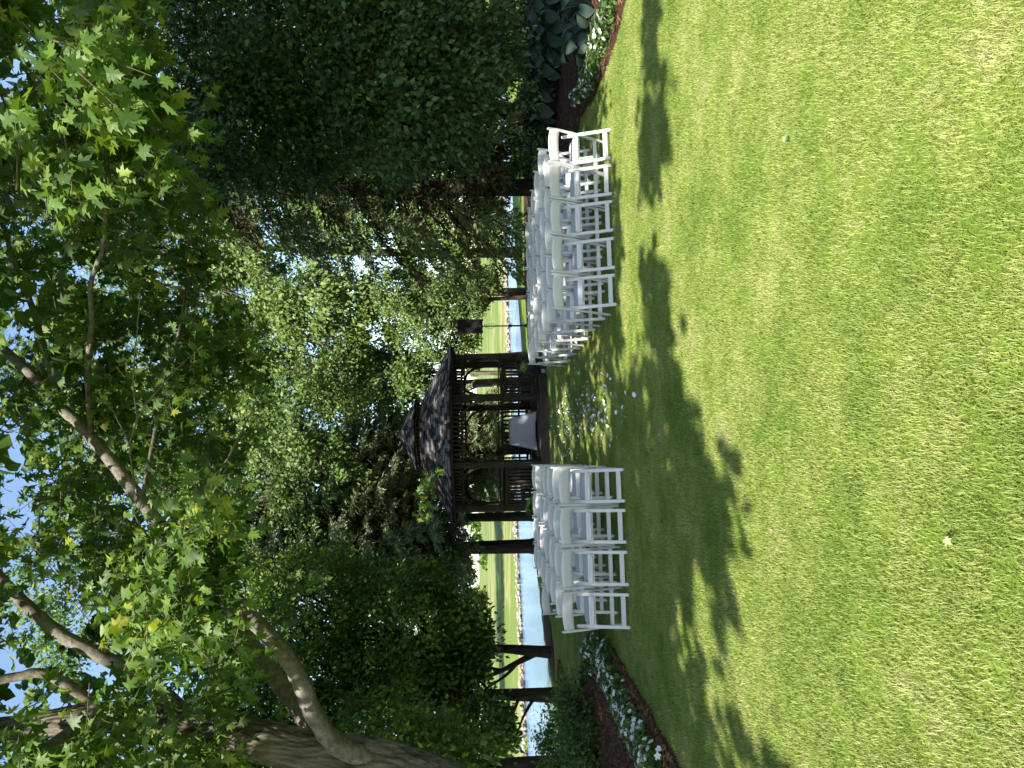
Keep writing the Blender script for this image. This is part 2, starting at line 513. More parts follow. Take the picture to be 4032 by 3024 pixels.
# ------------------------------------------------------------------ mulch beds
def poly_sheet(name, pts, z, label, mat, jitter=0.03):
    """irregular flat-topped bed: outline of ground points, slightly domed towards its middle"""
    P = []
    n = len(pts)
    for i in range(n):
        a, b = Vector(pts[i]), Vector(pts[(i + 1) % n])
        k = max(1, int((b - a).length / 0.18))
        for j in range(k):
            q = a.lerp(b, j / k)
            P.append((q.x + random.uniform(-jitter, jitter), q.y + random.uniform(-jitter, jitter)))
    c = (sum(p[0] for p in P) / len(P), sum(p[1] for p in P) / len(P))
    rings = []
    for s, zz in ((1.0, -0.02), (0.985, z * 0.6), (0.93, z), (0.6, z * 1.15), (0.25, z * 1.2)):
        rings.append([(c[0] + (p[0] - c[0]) * s, c[1] + (p[1] - c[1]) * s, zz + random.uniform(-0.004, 0.004)) for p in P])
    m = MB()
    k = len(P)
    vs_ = [q for r in rings for q in r] + [(c[0], c[1], z * 1.2)]
    fs = []
    for i in range(len(rings) - 1):
        for j in range(k):
            fs.append((i * k + j, i * k + (j + 1) % k, i * k + k + (j + 1) % k, i * k + k + j))
    for j in range(k):
        fs.append(((len(rings) - 1) * k + j, (len(rings) - 1) * k + (j + 1) % k, len(vs_) - 1))
    m.add(vs_, fs)
    o = obj(name, m.mesh(name, mat, True))
    return tag(o, label, 'mulch bed', kind='structure')

def inside(poly, p):
    r = False
    n = len(poly)
    for i in range(n):
        (x1, y1), (x2, y2) = poly[i], poly[(i + 1) % n]
        if (y1 > p[1]) != (y2 > p[1]) and p[0] < (x2 - x1) * (p[1] - y1) / (y2 - y1) + x1:
            r = not r
    return r

def g2(px, py):
    q = ground(px, py)
    return (q.x, q.y)

left_front = [g2(*p) for p in ((2352, 2478), (2372, 2490), (2406, 2533), (2459, 2602), (2508, 2695), (2569, 2797), (2610, 2878), (2691, 3024), (2760, 3140))]
left_back = [g2(*p) for p in ((2420, 3400), (2290, 3200), (2262, 3024), (2290, 2860), (2300, 2740), (2300, 2640), (2308, 2560), (2322, 2495))]
LEFT_BED = left_front + left_back
right_front = [g2(*p) for p in ((2290, 470), (2305, 439), (2339, 405), (2385, 295), (2423, 190), (2449, 105), (2470, 20), (2510, -150))]
right_back = [g2(2330, -500), (11.5, 14.5), (9.5, 19.5), (5.5, 19.5), (3.9, 16.0), (3.65, 14.2)]
RIGHT_BED = right_front + right_back
TREE_BED = [g2(*p) for p in ((2205, 2590), (2222, 2640), (2252, 2760), (2262, 2850), (2240, 2890), (2215, 2820), (2208, 2740), (2204, 2660))]
SPRUCE_BED = [(1.0, 25.5), (3.5, 24.4), (7.0, 24.0), (10.5, 24.5), (11.0, 28.0), (7.0, 29.0), (3.0, 29.0), (1.2, 28.0)]
STEM_BED = [(-7.6, 19.2), (-6.9, 18.9), (-6.3, 19.8), (-6.2, 21.5), (-6.5, 22.6), (-7.2, 22.4), (-7.5, 21)]
BEDS = [LEFT_BED, RIGHT_BED, TREE_BED, SPRUCE_BED, STEM_BED]
poly_sheet('mulch_bed', LEFT_BED, 0.05, 'brown mulch bed edged with white flowers left of the chairs', M['mulch'])
poly_sheet('mulch_bed', RIGHT_BED, 0.05, 'dark mulch bed with hostas under the trees right of the chairs', M['mulch'])
poly_sheet('mulch_bed', TREE_BED, 0.04, 'small sunlit mulch patch in front of a trunk near the lake', M['mulch'])
poly_sheet('mulch_bed', SPRUCE_BED, 0.04, 'brown mulch strip behind the right block of chairs', M['mulch'])
poly_sheet('mulch_bed', STEM_BED, 0.04, 'dark mulch strip around the forked tree by the lake', M['mulch'])

def inside_np(poly, x, y):
    r = np.zeros(len(x), bool)
    n = len(poly)
    for i in range(n):
        (x1, y1), (x2, y2) = poly[i], poly[(i + 1) % n]
        c = ((y1 > y) != (y2 > y)) & (x < (x2 - x1) * (y - y1) / ((y2 - y1) + 1e-12) + x1)
        r ^= c
    return r

def replicate(tv, tf, pos, rot, scl, rnd_each):
    """copies of a small template (tv,tf) at pos with 3x3 rot and scale -> V, F, rnd"""
    n, k = len(pos), len(tv)
    V = np.einsum('nij,kj->nki', rot, tv) * np.asarray(scl).reshape(n, 1, -1) + pos[:, None, :]
    F = tf[None] + (np.arange(n) * k)[:, None, None]
    return V.reshape(-1, 3), F.reshape(-1, tf.shape[1]), np.repeat(rnd_each, k)

def rot_from(normal, spin):
    """rotations whose local z is `normal`, spun about it"""
    nn = normal / (np.linalg.norm(normal, axis=1, keepdims=True) + 1e-9)
    h = np.where(np.abs(nn[:, 2:3]) > 0.95, np.array([[1.0, 0, 0]]), np.array([[0, 0, 1.0]]))
    a = np.cross(h, nn); a /= np.linalg.norm(a, axis=1, keepdims=True) + 1e-9
    b = np.cross(nn, a)
    c, s = np.cos(spin)[:, None], np.sin(spin)[:, None]
    x = a * c + b * s
    y = -a * s + b * c
    return np.stack([x, y, nn], 2)

def rot_along(dirv, normal):
    """rotations whose local y runs along dirv, z near `normal`"""
    d = dirv / (np.linalg.norm(dirv, axis=1, keepdims=True) + 1e-9)
    x = np.cross(d, normal); x /= np.linalg.norm(x, axis=1, keepdims=True) + 1e-9
    z = np.cross(x, d)
    return np.stack([x, d, z], 2)

# mulch chips lying on the beds
def chips(poly, n, name, label):
    P = np.array(poly)
    lo, hi = P.min(0), P.max(0)
    p = lo + rng.random((n * 4, 2)) * (hi - lo)
    p = p[inside_np(poly, p[:, 0], p[:, 1])][:n]
    tv = np.array([(-.5, -.16, 0), (.5, -.12, 0), (.45, .16, 0), (-.42, .14, 0), (-.4, 0, .16), (.4, .02, .13)])
    tf = np.array([(0, 1, 5, 4), (2, 3, 4, 5), (1, 2, 5, 5), (3, 0, 4, 4)])
    tf = np.array([(0, 1, 5), (0, 5, 4), (2, 3, 4), (2, 4, 5), (1, 2, 5), (3, 0, 4)])
    k = len(p)
    nrm = np.column_stack([rng.normal(0, .35, k), rng.normal(0, .35, k), np.ones(k)])
    pos = np.column_stack([p, np.full(k, 0.055)])
    V, F, r = replicate(tv, tf, pos, rot_from(nrm, rng.random(k) * 6.28), (0.03 + rng.random(k) * 0.05)[:, None], rng.random(k))
    tag(obj(name, mesh_np(name, V, F, M['chip'], r)), label, 'mulch', kind='stuff')
chips(LEFT_BED, 9000, 'bark_chips', 'loose brown bark chips covering the left flower bed')
chips(RIGHT_BED, 6000, 'bark_chips', 'loose brown bark chips covering the right hosta bed')
chips(TREE_BED, 1500, 'bark_chips', 'loose bark chips around the trunk near the lake')

# ------------------------------------------------------------------ lawn grass (uncountable)
def build_grass():
    n = 2700
    S = 0.5
    ang = rng.random(n) * 6.283
    lean = 0.25 + rng.random(n) * 0.75
    ln = 0.016 + rng.random(n) * 0.020
    wd = 0.0010 + rng.random(n) * 0.0010
    px, py = (rng.random(n) - .5) * S * 1.1, (rng.random(n) - .5) * S * 1.1
    dx, dy = np.cos(ang), np.sin(ang)
    sx, sy = -dy, dx
    V = np.zeros((n, 5, 3))
    tw = rng.normal(0, .25, n)
    for k, (t, wf) in enumerate(((0, 1), (0, -1), (.55, .85), (.55, -.85), (1, 0))):
        bend = lean * t * t
        V[:, k, 0] = px + dx * ln * bend + (sx + dx * tw) * wd * wf
        V[:, k, 1] = py + dy * ln * bend + (sy + dy * tw) * wd * wf
        V[:, k, 2] = ln * t * (1 - 0.35 * lean * t)
    F = np.array([(0, 1, 3), (0, 3, 2), (2, 3, 4)])[None] + (np.arange(n) * 5)[:, None, None]
    me = mesh_np('grass_tuft', V.reshape(-1, 3), F.reshape(-1, 3), M['blade'], np.repeat(rng.random(n), 5))
    tuft = bpy.data.objects.new('grass_tuft', me)
    # where tufts stand
    g = np.stack(np.meshgrid(np.arange(-11, 11, .37), np.arange(1.0, 26, .37)), -1).reshape(-1, 2)
    g = g + rng.normal(0, .05, g.shape)
    keep = (np.abs(g[:, 0]) < 1.5 + g[:, 1] * .62) & (g[:, 1] < yline(NEAR, g[:, 0]) - .25)
    for bd in BEDS:
        P = np.array(bd); c = P.mean(0)
        shr = [tuple(c + (p - c) * (1 - .22 / max(.3, np.linalg.norm(p - c)))) for p in P]
        keep &= ~inside_np(shr, g[:, 0], g[:, 1])
    gd = np.array([(-1.38, 21.74)])
    keep &= np.linalg.norm(g - gd, axis=1) > 2.15
    g = g[keep]
    me2 = bpy.data.meshes.new('lawn_grass')
    me2.from_pydata([(x, y, 0.0) for x, y in g], [], [])
    a = me2.attributes.new('rotz', 'FLOAT', 'POINT'); a.data.foreach_set('value', (rng.random(len(g)) * 6.283).astype(np.float32))
    me2.materials.append(M['blade'])
    o = tag(obj('lawn_grass', me2), 'short mown grass blades of the lawn', 'grass', kind='stuff')
    ng = bpy.data.node_groups.new('grass_scatter', 'GeometryNodeTree')
    ng.interface.new_socket('Geometry', in_out='INPUT', socket_type='NodeSocketGeometry')
    ng.interface.new_socket('Geometry', in_out='OUTPUT', socket_type='NodeSocketGeometry')
    gi, go = ng.nodes.new('NodeGroupInput'), ng.nodes.new('NodeGroupOutput')
    ip = ng.nodes.new('GeometryNodeInstanceOnPoints')
    oi = ng.nodes.new('GeometryNodeObjectInfo'); oi.inputs['Object'].default_value = tuft
    na = ng.nodes.new('GeometryNodeInputNamedAttribute'); na.data_type = 'FLOAT'; na.inputs['Name'].default_value = 'rotz'
    cx = ng.nodes.new('ShaderNodeCombineXYZ')
    L = ng.links
    L.new(gi.outputs[0], ip.inputs['Points']); L.new(oi.outputs['Geometry'], ip.inputs['Instance'])
    L.new(na.outputs['Attribute'], cx.inputs[2]); L.new(cx.outputs[0], ip.inputs['Rotation'])
    L.new(ip.outputs[0], go.inputs[0])
    md = o.modifiers.new('scatter', 'NODES'); md.node_group = ng
build_grass()

# ------------------------------------------------------------------ folding chairs
def make_chair():
    """origin on the ground under the seat; faces +y (the gazebo), its back towards the camera"""
    t = obj('folding_chair', None)
    W = 0.2175
    for s in (-1, 1):
        m = MB()
        m.bar([(s * W, -0.215, 0.795), (s * W, -0.207, 0.778), (s * W, -0.165, 0.66), (s * W, -0.07, 0.47), (s * W, 0.10, 0.20), (s * W, 0.215, 0.0)],
              [0.018, 0.024, 0.024, 0.024, 0.024, 0.024], [0.026, 0.036, 0.038, 0.038, 0.038, 0.036], (1, 0, 0))
        obj('back_post', m.mesh('back_post', M['white']), t)
        m = MB()
        x = s * (W - 0.034)
        m.bar([(x, -0.240, 0.0), (x, -0.185, 0.14), (x, -0.095, 0.40), (x, -0.035, 0.555), (x, -0.022, 0.590), (x, -0.018, 0.602)],
              [0.036, 0.038, 0.040, 0.040, 0.034, 0.016], [0.026, 0.026, 0.026, 0.026, 0.024, 0.014], (1, 0, 0))
        obj('rear_leg', m.mesh('rear_leg', M['white']), t)
    m = MB()          # bowed top slat
    vs_, fs = [], []
    n, K = 12, 10
    for i in range(n + 1):
        u = i / n * 2 - 1
        x = u * (W - 0.012)
        bow = -0.036 * (1 - u * u)
        arch = 0.026 * (1 - u * u)
        z1, z0_ = 0.766 + arch, 0.640 + arch * .8
        for tq, off in ((1, -.003), (.94, -.011), (.7, -.0135), (.3, -.0135), (.06, -.011), (0, -.003), (0, .004), (.08, .009), (.92, .009), (1, .004)):
            vs_.append((x, -.152 - .048 * tq + bow + off, z0_ + (z1 - z0_) * tq))
    for i in range(n):
        for q in range(K):
            a, b = i * K + q, i * K + (q + 1) % K
            fs.append((a, b, b + K, a + K))
    fs += [tuple(range(K)), tuple(n * K + q for q in range(K - 1, -1, -1))]
    m.add(vs_, fs)
    me = m.mesh('back_slat', M['white'], True)
    obj('back_slat', me, t)
    m = MB()          # padded seat with rounded rim
    prof = [(0.0, 0.93), (0.012, 1.0), (0.030, 1.0), (0.042, 0.95), (0.048, 0.7), (0.050, 0.3)]
    hx, hy, cy, seg = 0.178, 0.195, 0.035, 28
    vs_, fs = [], []
    for z, s in prof:
        for j in range(seg):
            a = 2 * math.pi * j / seg
            ca, sa = math.cos(a), math.sin(a)
            e = 0.35
            vs_.append((hx * s * math.copysign(abs(ca) ** e, ca), cy + hy * s * math.copysign(abs(sa) ** e, sa), 0.418 + z + 0.02 * (math.copysign(abs(sa) ** e, sa) * s)))
    for i in range(len(prof) - 1):
        for j in range(seg):
            k = (j + 1) % seg
            fs.append((i * seg + j, i * seg + k, i * seg + seg + k, i * seg + seg + j))
    fs += [tuple(range(seg - 1, -1, -1)), tuple((len(prof) - 1) * seg + j for j in range(seg))]
    m.add(vs_, fs)
    obj('seat', m.mesh('seat', M['pad'], True), t)
    m = MB(); m.box((0, -0.115, 0.425), (2 * (W - .055), 0.02, 0.078)); obj('seat_apron', m.mesh('seat_apron', M['white']), t)
    m = MB(); m.box((0, -0.212, 0.075), (2 * (W - .053), 0.022, 0.052)); obj('stretcher', m.mesh('rear_stretcher', M['white']), t)
    m = MB(); m.box((0, 0.130, 0.155), (2 * (W - .013), 0.022, 0.045)); obj('stretcher', m.mesh('front_stretcher', M['white']), t)
    m = MB(); m.box((0, 0.205, 0.435), (2 * (W - .012), 0.022, 0.05)); obj('seat_rail', m.mesh('seat_rail', M['white']), t)
    t['category'] = 'chair'
    return t

ORD = ['nearest', 'second', 'third', 'fourth', 'fifth', 'sixth', 'farthest']
NTH = ['first', 'second', 'third', 'fourth', 'fifth', 'sixth']
proto = make_chair()
first = True
PHI = math.radians(5.6)
def block(side, inner0, counts, phi_row, pitch, rowgap):
    global first
    fwd = Vector((-math.sin(PHI), math.cos(PHI), 0))
    lat = Vector((math.cos(phi_row), math.sin(phi_row), 0)) * (1 if side == 'right' else -1)
    for k, cnt in enumerate(counts):
        for i in range(cnt):
            p = Vector(inner0) + fwd * rowgap * k + lat * (0.225 + pitch * i)
            p += Vector((random.uniform(-.008, .008), random.uniform(-.03, .03), 0))
            rz = phi_row + math.radians(random.uniform(-1.8, 1.8))
            lab = 'white folding chair %s of the aisle, %s row from the camera, %s from the aisle' % (side, ORD[k], NTH[i])
            if first:
                proto.location, proto.rotation_euler = p, (0, 0, rz)
                tag(proto, lab, None, 'folding chairs in rows %s of the aisle' % side)
                first = False
            else:
                copy_thing(proto, p, rz, lab, 'folding chairs in rows %s of the aisle' % side)
block('right', (0.88, 9.62, 0), [5, 5, 6, 6, 6, 6, 6], PHI, 0.470, 0.895)
block('left', (-1.03, 9.30, 0), [4, 4, 4, 4, 5, 4, 4], math.radians(8.0), 0.482, 0.875)

# ------------------------------------------------------------------ gazebo
GPHI = math.radians(5.4)
GC = Vector((-1.38, 21.74, 0))
gz_root = thing('gazebo', 'weathered octagonal wooden gazebo with shingled two-tier roof by the lake', 'gazebo', GC, GPHI)
SIDE, DECK = 1.70, 0.21
AP = SIDE / 2 * (1 + math.sqrt(2))          # apothem of the post ring
def oct_pt(ap, k, z=0.0):
    """corner k of an octagon with apothem ap; corners 0,1 bound the face towards the camera (-y)"""
    R = ap / math.cos(math.pi / 8)
    a = -math.pi / 2 - math.pi / 8 + k * math.pi / 4
    return Vector((R * math.cos(a), R * math.sin(a), z))
# deck boards and rim
m = MB()
vs_ = [oct_pt(AP + .10, k, DECK - .09) for k in range(8)] + [oct_pt(AP + .10, k, DECK - .035) for k in range(8)]
m.add(vs_, [tuple(range(7, -1, -1)), tuple(range(8, 16))] + [(k, (k + 1) % 8, 8 + (k + 1) % 8, 8 + k) for k in range(8)])
deck = obj('deck', m.mesh('deck', M['deck']), gz_root)
nb = 26
R_ = AP + .14
for i in range(nb):
    y0 = -R_ + 2 * R_ * i / nb
    yc = y0 + R_ / nb
    half = min(R_, R_ * math.sqrt(2) - abs(yc) - .07) if abs(yc) > R_ * math.tan(math.pi / 8) else R_
    mm = MB(); mm.box((0, 0, 0), (2 * half, 2 * R_ / nb - .008, .033))
    obj('plank', mm.mesh('deck_plank', M['deck']), deck, (0, yc, DECK - .016))
for k in range(8):
    a, b = oct_pt(AP + .115, k), oct_pt(AP + .115, k + 1)
    mid = (a + b) / 2
    mm = MB(); mm.box((0, 0, 0), ((b - a).length, .04, .165))
    obj('rim_board', mm.mesh('rim_board', M['deck']), deck, (mid.x, mid.y, .085), (0, 0, math.atan2(b.y - a.y, b.x - a.x)))
# step board in front
mm = MB(); mm.box((0, 0, 0), (SIDE * .98, .045, .13)); obj('step_board', mm.mesh('step_board', M['deck']), gz_root, (0, -AP - .19, .066))
# posts with collars
BEAM = 2.50
for k in range(8):
    p = oct_pt(AP, k)
    an = math.atan2(p.y, p.x)
    mm = MB(); mm.bar([(0, 0, DECK), (0, 0, BEAM)], .145, .145, (1, 0, 0), .12)
    post = obj('post', mm.mesh('post', M['wood']), gz_root, p, (0, 0, an))
    for z in (1.20, 2.16):
        mm = MB(); mm.box((0, 0, z), (.185, .185, .05)); obj('collar', mm.mesh('collar', M['wood']), post)
# beams, frieze, braces, rails per face
def span(k):
    a, b = oct_pt(AP, k), oct_pt(AP, k + 1)
    d = (b - a).normalized()
    return a + d * .075, b - d * .075, d
for k in range(8):
    a, b, d = span(k)
    rz = math.atan2(d.y, d.x)
    L_ = (b - a).length
    mid = (a + b) / 2
    def seg(name, z, wy, hz, mat=M['wood'], inset=0.0, parent=gz_root):
        q = MB(); q.box((0, 0, 0), (L_ - .004, wy, hz))
        return obj(name, q.mesh(name, mat), parent, (mid.x, mid.y, z), (0, 0, rz))
    seg('header_beam', 2.485, .10, .07)
    seg('frieze_rail', 2.235, .05, .055)
    n = 13
    q = MB(); q.box((0, 0, 0), (.05, .022, .196)); spm = q.mesh('frieze_slat', M['wood'])
    for i in range(n):
        p = a.lerp(b, (i + .5) / n)
        obj('frieze_slat', spm, gz_root, (p.x, p.y, 2.357), (0, 0, rz))
    # curved knee braces
    for s in (0, 1):
        e0, sg = (a, 1) if s == 0 else (b, -1)
        pts = []
        for i in range(9):
            t_ = i / 8 * math.pi / 2
            pts.append(e0 + d * sg * (.015 + .46 * (1 - math.cos(t_))) + Vector((0, 0, 1.68 + .52 * math.sin(t_))))
        q = MB(); q.bar(pts, .045, .065, (-d.y, d.x, 0), .1)
        obj('curved_brace', q.mesh('curved_brace', M['wood']), gz_root)
    if k == 0:
        continue
    seg('top_rail', 1.215, .115, .035)
    seg('upper_rail', 1.10, .045, .075)
    seg('bottom_rail', .345, .05, .075)
    q = MB(); q.box((0, 0, 0), (.062, .022, .676)); bm = q.mesh('baluster', M['wood'])
    n = 12
    for i in range(n):
        p = a.lerp(b, (i + .5) / n)
        obj('baluster', bm, gz_root, (p.x, p.y, .7225), (0, 0, rz))
# bench along the back faces
for k in (2, 3, 4, 5, 6):
    a, b = oct_pt(AP - .26, k), oct_pt(AP - .26, k + 1)
    mid = (a + b) / 2
    rz = math.atan2(b.y - a.y, b.x - a.x)
    q = MB(); q.box((0, 0, 0), ((b - a).length - .02, .36, .045)); bs = obj('bench_seat', q.mesh('bench_seat', M['wood']), gz_root, (mid.x, mid.y, .60), (0, 0, rz))
    q = MB(); q.box((0, 0, -.04), ((b - a).length - .3, .04, .32)); q.v = [(x, y - .12 * 0, z - .16) for x, y, z in q.v]
    obj('bench_apron', q.mesh('bench_apron', M['wood']), bs)

# roof: two tiers of shingles over a solid deck
def roof_tier(ap0, z0, ap1, z1, rows, name):
    sh = MB()
    vs_ = [oct_pt(ap0 - .03, k, z0 - .03) for k in range(8)] + [oct_pt(max(ap1 - .03, .01), k, z1 - .03) for k in range(8)]
    vs_ += [oct_pt(ap0 - .03, k, z0 - .07) for k in range(8)] + [oct_pt(max(ap1 - .05, .005), k, z1 - .075) for k in range(8)]
    fs = [(k, (k + 1) % 8, 8 + (k + 1) % 8, 8 + k) for k in range(8)] + [(16 + (k + 1) % 8, 16 + k, 24 + k, 24 + (k + 1) % 8) for k in range(8)]
    fs += [(16 + k, 16 + (k + 1) % 8, (k + 1) % 8, k) for k in range(8)] + [(8 + k, 8 + (k + 1) % 8, 24 + (k + 1) % 8, 24 + k) for k in range(8)]
    sh.add(vs_, fs)
    roof = obj(name, sh.mesh(name, M['wood']), gz_root)
    places = []
    for k in range(8):
        am = -math.pi / 2 + k * math.pi / 4
        nrm = Vector((math.cos(am), math.sin(am), 0))
        tan = Vector((-math.sin(am), math.cos(am), 0))
        slope = math.atan2(z1 - z0, ap0 - ap1)
        for r in range(rows):
            t_ = (r + .0) / rows
            ap = ap0 + (ap1 - ap0) * t_
            z = z0 + (z1 - z0) * t_
            half = ap * math.tan(math.pi / 8)
            x = -half
            while x < half - .02:
                wd = random.uniform(.09, .19)
                if x + wd > half: wd = half - x
                if half - (x + wd) < .05: wd = half - x
                c = nrm * (ap + .0) + tan * (x + wd / 2) + Vector((0, 0, z))
                places.append((k, c, wd, am, slope))
                x += wd
    return roof, places
_sm = {}
def shingle_mesh(length):
    if length not in _sm:
        q = MB()
        w2, t0, t1 = .48, .030, .006
        vs_ = [(-w2, -.02, 0), (w2, -.02, 0), (w2, -.02, t0), (-w2, -.02, t0), (-w2, length, 0), (w2, length, 0), (w2, length, t1), (-w2, length, t1)]
        q.add(vs_, [(0, 1, 2, 3), (3, 2, 6, 7), (1, 5, 6, 2), (4, 0, 3, 7), (5, 4, 7, 6)])
        _sm[length] = q.mesh('shingle', M['shingle'])
    return _sm[length]
budget = 300
for (ap0, z0, ap1, z1, rows, nm) in ((2.37, 2.53, 0.84, 3.38, 13, 'lower_roof'), (0.93, 3.56, 0.04, 4.02, 7, 'upper_roof')):
    roof, places = roof_tier(ap0, z0, ap1, z1, rows, nm)
    exp_ = math.hypot(ap0 - ap1, z1 - z0) / rows
    me = shingle_mesh(round(exp_ * 1.45, 3))
    rest = MB()
    order = {0: 0, 7: 1, 1: 1}
    places.sort(key=lambda q: order.get(q[0], 2))
    for (k, c, wd, am, slope) in places:
        rm = Matrix.Rotation(am + math.pi / 2, 4, 'Z') @ Matrix.Rotation(slope + random.uniform(-.012, .02), 4, 'X')
        lift = random.uniform(0, .008)
        mat = Matrix.Translation(c) @ rm @ Matrix.Translation((0, random.uniform(-.02, .012), lift)) @ Matrix.Diagonal((wd, 1, 1, 1))
        if k in order and budget > 0 and (nm == 'lower_roof' or k == 0):
            o = obj('shingle', me, roof)
            o.matrix_local = mat
            budget -= 1
        else:
            rest.add([mat @ v.co for v in me.vertices], [tuple(p.vertices) for p in me.polygons], random.random())
    if nm == 'lower_roof':
        budget += 40
    o = obj('roof_shingles', rest.mesh('roof_shingles', M['shingle']), roof)
    o['kind'] = 'stuff'
# clerestory slats and finial
for k in range(8):
    a, b = oct_pt(.80, k), oct_pt(.80, k + 1)
    rz = math.atan2((b - a).y, (b - a).x)
    q = MB(); q.box((0, 0, 0), (.05, .03, .2)); sm_ = q.mesh('vent_slat', M['wood'])
    for i in range(6):
        p = a.lerp(b, (i + .5) / 6)
        obj('vent_slat', sm_, gz_root, (p.x, p.y, 3.46), (0, 0, rz))
    mid = (a + b) / 2
    q = MB(); q.box((0, 0, 0), ((b - a).length + .05, .05, .06)); obj('vent_sill', q.mesh('vent_sill', M['deck']), gz_root, (mid.x, mid.y, 3.40), (0, 0, rz))
q = MB(); q.lathe([(.035, 3.97), (.06, 4.03), (.03, 4.06), (.045, 4.10), (.012, 4.16)], 10); obj('finial', q.mesh('finial', M['wood'], True), gz_root)

# ------------------------------------------------------------------ table with a white cloth, in the gazebo
fwdg = Vector((-math.sin(GPHI), math.cos(GPHI), 0)); latg = Vector((math.cos(GPHI), math.sin(GPHI), 0))
TP = GC + fwdg * -0.35 + latg * 0.02 + Vector((0, 0, DECK + .001))
tb = thing('table', 'small square table under a white cloth inside the gazebo', 'table', TP, GPHI)
q = MB(); q.box((0, 0, .735), (.68, .68, .03)); obj('table_top', q.mesh('table_top', M['wood']), tb)
q = MB(); q.bar([(0, 0, 0), (0, 0, .72)], .04, .04, (1, 0, 0)); lm = q.mesh('table_leg', M['wood'])
for sx in (-1, 1):
    for sy in (-1, 1):
        obj('leg', lm, tb, (sx * .29, sy * .29, 0))
# cloth: square sheet, corners hang lower and flare
q = MB()
N = 72
vs_, fs = [], []
lev = 12
for i in range(lev + 1):
    t_ = i / lev
    for j in range(N):
        a = 2 * math.pi * j / N
        ca, sa = math.cos(a), math.sin(a)
        mx_ = max(abs(ca), abs(sa))
        sqx, sqy = ca / mx_, sa / mx_                 # on the unit square
        corner = max(0, 1 - abs(abs(sqx) - abs(sqy)) * 1.9)
        drop = .70 + .03 * corner
        fl = t_ ** 1.15
        flare = .012 + .015 * math.sin(a * 8) * fl + (.155 * corner ** 1.3) * fl + .02 * fl
        r = .345 + flare * (1 if t_ > 0 else 0)
        vs_.append((sqx * r, sqy * r, .755 - drop * t_ - (.004 if t_ > 0 else 0)))
for i in range(lev):
    for j in range(N):
        k = (j + 1) % N
        fs.append((i * N + j, i * N + N + j, i * N + N + k, i * N + k))
fs.append(tuple(range(N)))
q.add(vs_, fs)
cl = tag(obj('tablecloth', q.mesh('tablecloth', M['cloth'], False), None, TP, (0, 0, GPHI)), 'white tablecloth draped to the floor over the table in the gazebo', 'tablecloth')
for pl in cl.data.polygons:
    pl.use_smooth = len(pl.vertices) == 4
sol = cl.modifiers.new('thickness', 'SOLIDIFY'); sol.thickness = .003; sol.offset = 1

# ------------------------------------------------------------------ planters with ferns, lanterns
def fern_mesh(n, R, h):
    V_, F_, r_ = [], [], []
    base = 0
    for i in range(n):
        a = random.uniform(0, 6.283)
        el = random.uniform(.15, 1.35)
        L_ = R * random.uniform(.75, 1.1)
        rv = random.random()
        pts = []
        for s in range(7):
            t_ = s / 6
            rr = L_ * t_ * math.cos(el) * (1 + .15 * t_)
            zz = L_ * (math.sin(el) * t_ * 1.25 - .75 * t_ * t_)
            pts.append(Vector((rr * math.cos(a), rr * math.sin(a), h + zz)))
        side = Vector((-math.sin(a), math.cos(a), 0))
        for s in range(6):
            for sg in (-1, 1):
                for sub in (0, .5):
                    p = pts[s].lerp(pts[s + 1], sub)
                    t_ = (s + sub) / 6
                    wl = .055 * (1 - t_ * .75) + .012
                    d = (pts[s + 1] - pts[s]).normalized()
                    tip = p + side * sg * wl + d * .02 + Vector((0, 0, random.uniform(-.012, .006)))
                    V_ += [p - d * .007, p + d * .009, tip]
                    F_.append((base, base + 1, base + 2)); base += 3
                    r_ += [rv] * 3
    return mesh_np('fern_fronds', np.array([tuple(v) for v in V_]), np.array(F_), M['fern'], np.array(r_))
def planter(p, label, up):
    t = thing('planter', label, 'planter', p, random.uniform(0, 3))
    q = MB(); q.lathe([(r_ * 1.05, z_ * up) for r_, z_ in ((.13, 0), (.14, .03), (.07, .08), (.06, .16), (.11, .22), (.19, .34), (.21, .44), (.225, .46), (.20, .46), (.18, .42))], 20)
    obj('urn', q.mesh('urn', M['pot'], True), t)
    obj('fern', fern_mesh(300, .40, .43 * up), t)
PA = GC + latg * 1.72 + fwdg * -1.95
PB = GC + latg * -1.98 + fwdg * -1.95
planter((PA.x, PA.y, 0), 'dark urn with a bushy fern at the right post of the gazebo', 1.45)
planter((PB.x, PB.y, 0), 'dark urn with a bushy fern at the left post of the gazebo', 1.05)
